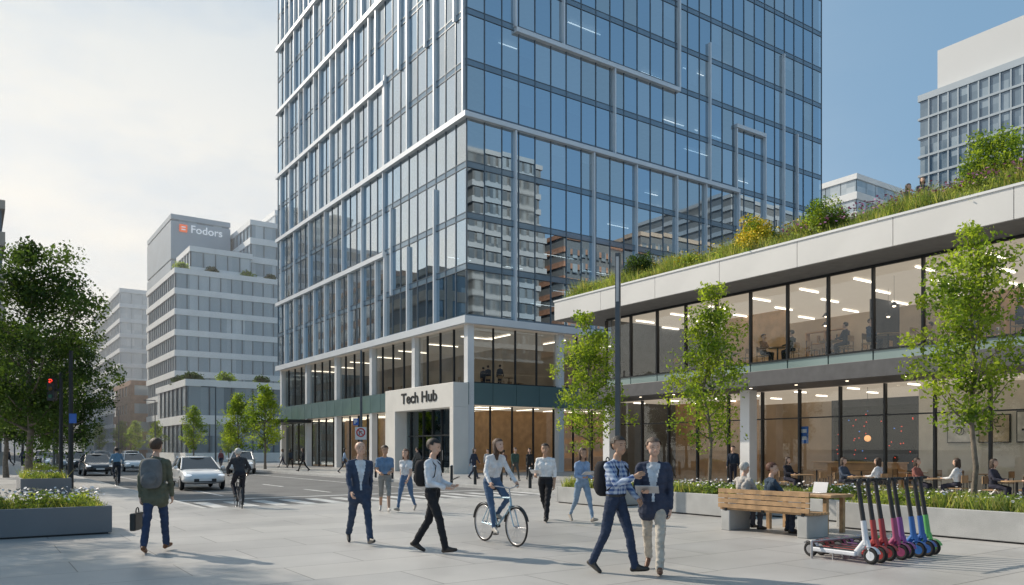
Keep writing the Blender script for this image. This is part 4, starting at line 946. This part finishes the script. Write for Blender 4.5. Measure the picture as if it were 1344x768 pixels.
for k,(x,y) in enumerate(((25,10.4),(25.2,12.8),(24.9,15.2),(25.1,17.6))):
    if k: copy_thing(tb0,(x,y,0))
    for dy,ro in ((-.65,0),(.65,pi)): copy_thing(ch0,(x,y+dy,0),ro)
cs=[(25,9.75,0,(.6,.6,.6)),(25,11.05,pi,(.05,.05,.07)),(25.2,12.15,0,(.72,.72,.72)),(25.2,13.45,pi,(.3,.12,.1)),(24.9,14.55,0,(.7,.7,.72)),(24.9,15.85,pi,(.08,.1,.14)),(25.1,18.25,pi,(.03,.03,.04))]
for i,(x,y,ro,c) in enumerate(cs):
    person('customer sitting at a cafe table under the canopy',(x,y,0),ro,1.7,c,(.04,.04,.06),hair=(.05,.03,.02),hs=random.choice(('short','long')),legs=SIT,arms=((.5,.1,1.5,.2),(.5,.1,1.5,.2)),vox=.022,seed=50+i,group='seated customers')
person('waiter in dark clothes standing at the cafe front',(27.2,22.5,0),2,1.78,(.02,.03,.05),(.02,.02,.03),legs=((.05,.02,0),(-.05,.02,0)),vox=.022,seed=60)
for i,(x,y) in enumerate(((30.2,10),(30.0,13.5),(30.0,16),(31.2,19),(33,20),(31,21))):
    copy_thing(tb0,(x,y,.03)); copy_thing(ch0,(x,y-.65,.03),0); copy_thing(ch0,(x,y+.65,.03),pi)
for i,(x,y) in enumerate(((28.9,21.5),(28.9,19),(28.9,16.5),(28.9,14.),(28.9,11.2),(31.5,20),(31.6,17),(31.6,14.),(28.9,24),(28.9,26.5),(34,18.5),(34.2,21.5))):
    copy_thing(tb0,(x,y,UF)); copy_thing(ch0,(x,y-.75,UF),0); copy_thing(ch0,(x,y+.75,UF),pi)
for i,(x,y,ro,c) in enumerate(((28.9,18.25,0,(.06,.06,.08)),(28.9,17.25,pi,(.04,.07,.14)),(28.9,20.75,0,(.05,.05,.05)),(28.9,22.25,pi,(.3,.2,.15)),(28.9,13.25,0,(.1,.1,.12)),(31.6,16.25,0,(.3,.3,.3)),(28.9,11.95,pi,(.05,.06,.1)),(28.9,24.75,pi,(.1,.1,.1)),(31.5,20.75,pi,(.2,.2,.22)),(34,17.75,0,(.1,.1,.12)))):
    person('diner sitting at an upstairs table by the window',(x,y,UF),ro,1.75,c,(.04,.04,.06),legs=SIT,arms=((.5,.1,1.5,.2),(.5,.1,1.5,.2)),vox=.024,seed=61+i,group='upstairs diners')
for y,zz in ((15.2,9.95),(15.75,9.85)): person('person in dark jacket standing on the green roof',(28.9,y,zz),2.2+y%1,1.72,(.05,.06,.12),(.03,.03,.05),legs=((.05,.02,0),(-.05,.02,0)),vox=.026,seed=64,hs='long')
for i in range(14):
    x=TX+1.6+random.uniform(0,4) if i%2 else TX+random.uniform(2,22); y=TY+(random.uniform(2,20) if i%2 else 1.8+random.uniform(0,4))
    copy_thing(ch0,(x,y,6.16),random.uniform(0,6)); 
    if i%2==0: copy_thing(tb0,(x+.7,y,6.16))
    if i%3==0: person('office worker standing on the podium upper floor',(x+.5,y+.9,6.16),random.uniform(0,6),1.75,(.08,.09,.12),(.04,.04,.06),legs=((.05,.02,0),(-.05,.02,0)),vox=.03,seed=80+i,group='office workers')
pa=thing('pendant_lamp','round glowing pendant lamp in the cafe','lamp',(30,18,2.1)); MB().ell((0,0,0),(.13,.13,.13),16,10).obj('lamp_globe',[emis('amber_lamp',(1,.5,.2),.9)],pa); MB().cone((0,0,.13),(0,0,2.08),.008).obj('cable',[BLACK],pa)
b=MB()
for i in range(40):
    y=random.uniform(0,4.1);z=random.uniform(.6,3.6); b.box(-.03,-.01,y,y+.035,z,z+.035,random.choice((0,0,0,1)))
sc_=thing('wall_screen','dark wall display with scattered red points of light','display',(36.69,19.6,0)); b.obj('light_points',[emis('red_points',(1,.08,.04),1.2),emis('blue_points',(.1,.3,1),1)],sc_); MB().box(-.008,0,-.05,4.25,.5,3.8).obj('screen_panel',[BLACK],sc_)
# ---------------- scooters
def scooter(loc,rot,c,label):
    t=thing('electric_scooter',label,'scooter',loc,rot,'rental scooters parked in a row'); m=mat('scooter_%d_%d_%d'%tuple(int(x*99) for x in c),c,.35,.1)
    MB().box(-.085,.085,-.42,.30,.10,.165).obj('deck',[m],t,bevel=.015); MB().box(-.07,.07,-.40,.28,.166,.172).obj('grip_mat',[BLACK],t)
    b=MB(); b.cone((0,.26,.13),(0,.41,.32),.05,.045,8); b.cone((0,.44,.34),(0,.50,.11),.035,.03,8).cone((0,.425,.28),(0,.38,.62),.045,.04,10); b.obj('front_fork',[m],t)
    MB().cone((0,.38,.62),(0,.29,1.18),.034,.030,10).obj('stem',[BLACK],t)
    MB().cap((-.25,.26,1.20),(.25,.26,1.20),.018,.018,n=8,k=2).obj('handlebar',[BLACK],t)
    for s in (-1,1): MB().cap((s*.15,.26,1.20),(s*.25,.26,1.20),.024,.024,n=8,k=2).obj('grip',[RUB],t)
    MB().ell((0,.31,1.17),(.05,.03,.06),10,8).obj('headlight',[BLACK],t)
    for y in (-.5,.5):
        wh=mkobj('wheel',None,t,(0,y,.12)); MB().torus((0,0,0),.088,.032,'x',22,8).obj('tyre',[RUB],wh); MB().cone((-.026,0,0),(.026,0,0),.065,.065,16).obj('rim',[STEEL if y<0 else m],wh)
    for yy in (-.5,.5):
        b=MB()
        for i in range(8):
            a0=.3+2.2*i/8;a1=.3+2.2*(i+1)/8;rr=.135; b.quad((-.04,yy+rr*cos(a0),.12+rr*sin(a0)),(.04,yy+rr*cos(a0),.12+rr*sin(a0)),(.04,yy+rr*cos(a1),.12+rr*sin(a1)),(-.04,yy+rr*cos(a1),.12+rr*sin(a1)))
        b.obj('fender',[m],t)
    MB().box(.03,.05,-.1,-.08,0,.1).obj('kickstand',[STEEL],t)
cols=[((.62,.64,.68),'pale grey electric scooter parked at the end of a row'),((.34,.05,.05),'red electric scooter in a row'),((.30,.04,.05),'red electric scooter in a row'),((.32,.07,.16),'pinkish red electric scooter in a row'),((.22,.07,.26),'purple electric scooter in a row'),((.04,.14,.4),'blue electric scooter in a row'),((.04,.12,.36),'blue electric scooter in a row'),((.12,.42,.12),'bright green electric scooter at the end of a row')]
for i,(c,lb) in enumerate(cols): scooter((10.65+i*.25,6.85+random.uniform(-.05,.05),0),pi+random.uniform(-.06,.06),c,lb)
b=thing('scooter_rack','low steel rack holding the scooters','rack',(11.6,7.2,0)); MB().cap((-1.1,0,.25),(1.1,0,.25),.02,.02).cap((-1.1,0,0),(-1.1,0,.25),.02,.02).cap((1.1,0,0),(1.1,0,.25),.02,.02).obj('rail',[STEEL],b)
# ---------------- lamp & signals
p=B(811,21); lp=thing('street_lamp','tall square dark light column on the plaza','street lamp',p,.6); MB().box(-.065,.065,-.065,.065,.02,6.9).obj('post',[mat('lamp_grey',(.09,.10,.11),.4,.4)],lp,bevel=.008); MB().box(-.12,.12,-.12,.12,0,.03).obj('base_plate',[DARK],lp); MB().box(-.069,-.065,-.04,.04,5.6,6.8).obj('light_panel',[mat('frosted_lens',(.5,.5,.5),.4)],lp)
def signal(loc,rot,label,h=5.2):
    t=thing('traffic_light',label,'traffic light',loc,rot); MB().cone((0,0,0),(0,0,h),.09,.07,10).cone((0,0,0),(0,0,.3),.16,.12,12).obj('pole',[DARK],t)
    MB().box(-.52,-.22,-.12,.12,h-1.2,h-.2).box(-.25,0,-.03,.03,h-.8,h-.7).obj('signal_head',[BLACK],t)
    for i,m in enumerate((emis('red_light',(1,.05,.03),1.6),mat('amber_off',(.15,.08,.01),.3),mat('green_off',(.01,.08,.04),.3))):
        MB().cone((-.37,-.125,h-.38-i*.32),(-.37,-.15,h-.38-i*.32),.085,.085,14).obj('lens',[m],t)
    return t
signal(B(80,33),Hd(0,1),'dark traffic signal pole with a red light showing',4.9)
ss=thing('street_sign','blue street sign on a dark post','street sign',B(93,33),Hd(0,1)); MB().cone((0,0,0),(0,0,5.8),.11,.08,10).obj('post',[DARK],ss); MB().box(.0,.3,-.13,-.11,2.75,3.15).obj('sign_plate',[mat('blue_sign',(.03,.12,.45),.4)],ss)
ns=thing('road_sign','slim post with blue square and red no turning sign','road sign',B(474,44),Hd(0,1)); MB().cone((0,0,0),(0,0,7.2),.09,.06,10).obj('post',[MULL],ns)
MB().box(-.42,-.12,-.12,-.09,3.0,3.4).obj('blue_plate',[MT['blue_sign']],ns)
MB().box(-.36,-.3,-.125,-.121,3.08,3.32).box(-.3,-.2,-.125,-.121,3.26,3.32).box(-.3,-.2,-.125,-.121,3.17,3.22).box(-.22,-.19,-.125,-.121,3.2,3.3).obj('letter_p',[WHITE],ns)
MB().box(-.32,.32,-.11,-.09,2.2,2.9).obj('white_plate',[WHITE],ns); MB().torus((0,-.12,2.6),.22,.035,'y',24,6).cone((-.15,-.12,2.75),(.15,-.12,2.45),.025,.025,6).obj('red_ring',[mat('red_sign',(.55,.03,.03),.4)],ns); MB().cone((-.08,-.113,2.45),(-.08,-.113,2.66),.02).cone((-.08,-.113,2.66),(.08,-.113,2.66),.02).obj('arrow_mark',[BLACK],ns)
lpost=thing('street_lamp','slender grey street lamp along the kerb','street lamp',B(283,80),0,'street lamps'); MB().cone((0,0,0),(0,0,8),.09,.05,8).obj('post',[MULL],lpost); MB().box(-1.4,.05,-.08,.08,7.95,8.05).obj('lamp_arm',[MULL],lpost)
for x,y in ((4.6,60),(4.6,85),(19.8,110),(4.6,115),(19.8,140)): copy_thing(lpost,(x,y,0),pi if x<10 else 0)
bo=thing('bollard','short dark steel bollard beside the kerb','bollard',(19.6,27,0),0,'kerb bollards'); MB().cone((0,0,0),(0,0,.85),.07,.07,14).obj('post',[DARK],bo); MB().ell((0,0,.85),(.07,.07,.04),12,6).obj('cap',[STEEL],bo)
for k in range(1,9): copy_thing(bo,(19.6,27+k*2.2,0))
# ---------------- cars
GCAR=mat('car_glass',(.02,.025,.03),.06,.1,.1,spec=1)
def car(loc,rot,c,label,suv=0):
    t=thing('car',label,'car',loc,rot,'cars on the street'); m=mat('car_paint_%d'%int(c[0]*999),c,.25,.0,.03,coat=1)
    z=.12*suv
    st_=[(-2.25,.66,.78,.42),(-2.15,.86,.92,.32),(-1.6,.93,.99,.24),(-.6,.94,.97,.22),(.6,.94,.95,.22),(1.4,.92,.88,.24),(2.0,.86,.78,.28),(2.26,.68,.64,.36)]
    b=MB(); vs=[];n=10
    for y,w,top,bot in st_:
        top+=z
        for x_,z_ in ((-.8*w,bot),(-w,bot+.12),(-w,(bot+top)/2),(-.96*w,top-.04),(-.78*w,top+.02),(.78*w,top+.02),(.96*w,top-.04),(w,(bot+top)/2),(w,bot+.12),(.8*w,bot)): vs.append((x_,y,z_))
    fs=[]
    for i in range(len(st_)-1):
        for j in range(n): fs.append((i*n+j,(i+1)*n+j,(i+1)*n+(j+1)%n,i*n+(j+1)%n))
    fs.append(tuple(range(n))); fs.append(tuple(range((len(st_)-1)*n,len(st_)*n))[::-1])
    b.add(vs,fs,0,True); o=b.obj('body',[m],t); sb2=o.modifiers.new('s','SUBSURF'); sb2.levels=2; sb2.render_levels=2
    b=MB(); zb=.92+z; zr=1.42+z*1.5
    vs=[(-.80,-1.95,zb),(.80,-1.95,zb),(.82,1.15,zb-.03),(-.82,1.15,zb-.03),(-.62,-1.35,zr-.05),(.62,-1.35,zr-.05),(.62,.10,zr),(-.62,.10,zr)]
    b.add(vs,[(0,1,5,4),(1,2,6,5),(2,3,7,6),(3,0,4,7),(4,5,6,7)],0); b.obj('window_glass',[GCAR],t)
    b=MB(); b.ell((0,-.62,zr-.01),(.70,.88,.07),20,8)
    for sx in (-1,1):
        b.cone((sx*.62,.10,zr),(sx*.81,1.12,zb),.03,.035,6); b.cone((sx*.62,-1.35,zr),(sx*.79,-1.9,zb),.05,.06,6); b.cone((sx*.63,-.5,zr),(sx*.81,-.5,zb),.03,.03,6)
    b.obj('roof',[m],t)
    for sx in (-1,1):
        for y in (-1.38,1.38):
            wh=mkobj('wheel',None,t,(sx*.83,y,.34)); MB().torus((0,0,0),.25,.09,'x',24,8).obj('tyre',[RUB],wh); MB().cone((-.08,0,0),(.08,0,0),.2,.2,16).obj('rim',[STEEL],wh)
        MB().ell((sx*.64,2.06,.66+z),(.19,.14,.05),12,8).obj('headlight',[emis('headlamp_glass',(.8,.85,.9),.6)],t)
        MB().ell((sx*.72,-2.13,.80+z),(.14,.08,.07),12,8).obj('tail_light',[mat('tail_red',(.4,.01,.01),.2)],t)
        MB().ell((sx*.98,.80,.98+z),(.1,.06,.07),10,6).obj('wing_mirror',[m],t)
    MB().box(-.45,.45,2.1,2.25,.38,.52+z).obj('grille',[BLACK],t,bevel=.02); MB().box(-.25,.25,2.25,2.28,.42,.52).obj('number_plate',[WHITE],t)
    return t
WC=(.8,.8,.8);BC=(.02,.02,.025);SC=(.4,.42,.44)
p=GP(258,638); car((p.x,p.y,-.12),Hd(.6,-1),WC,'white saloon car driving towards the plaza',0)
p=B(318,58); car((p.x,p.y,-.12),Hd(.3,-1),WC,'white hatchback behind the cyclist',1)
p=B(126,54); car((p.x,p.y,-.12),pi,BC,'black saloon car parked at the kerb')
p=B(174,64); car((p.x,p.y,-.12),pi,WC,'white car approaching in the street')
p=B(105,66); car((p.x,p.y,-.12),pi,BC,'dark car parked further along the kerb',1)
for x,y,c,s_ in ((10.5,85,SC,1),(10.5,100,BC,0),(7,82,SC,0),(7,92,WC,0),(14.5,95,WC,1),(14.5,120,BC,0),(7,104,BC,1),(10.6,130,WC,0)): car((x,y,-.12),pi if x<12.5 else 0,c,'car in the distant traffic' if x>8 else 'car parked along the far kerb',s_)
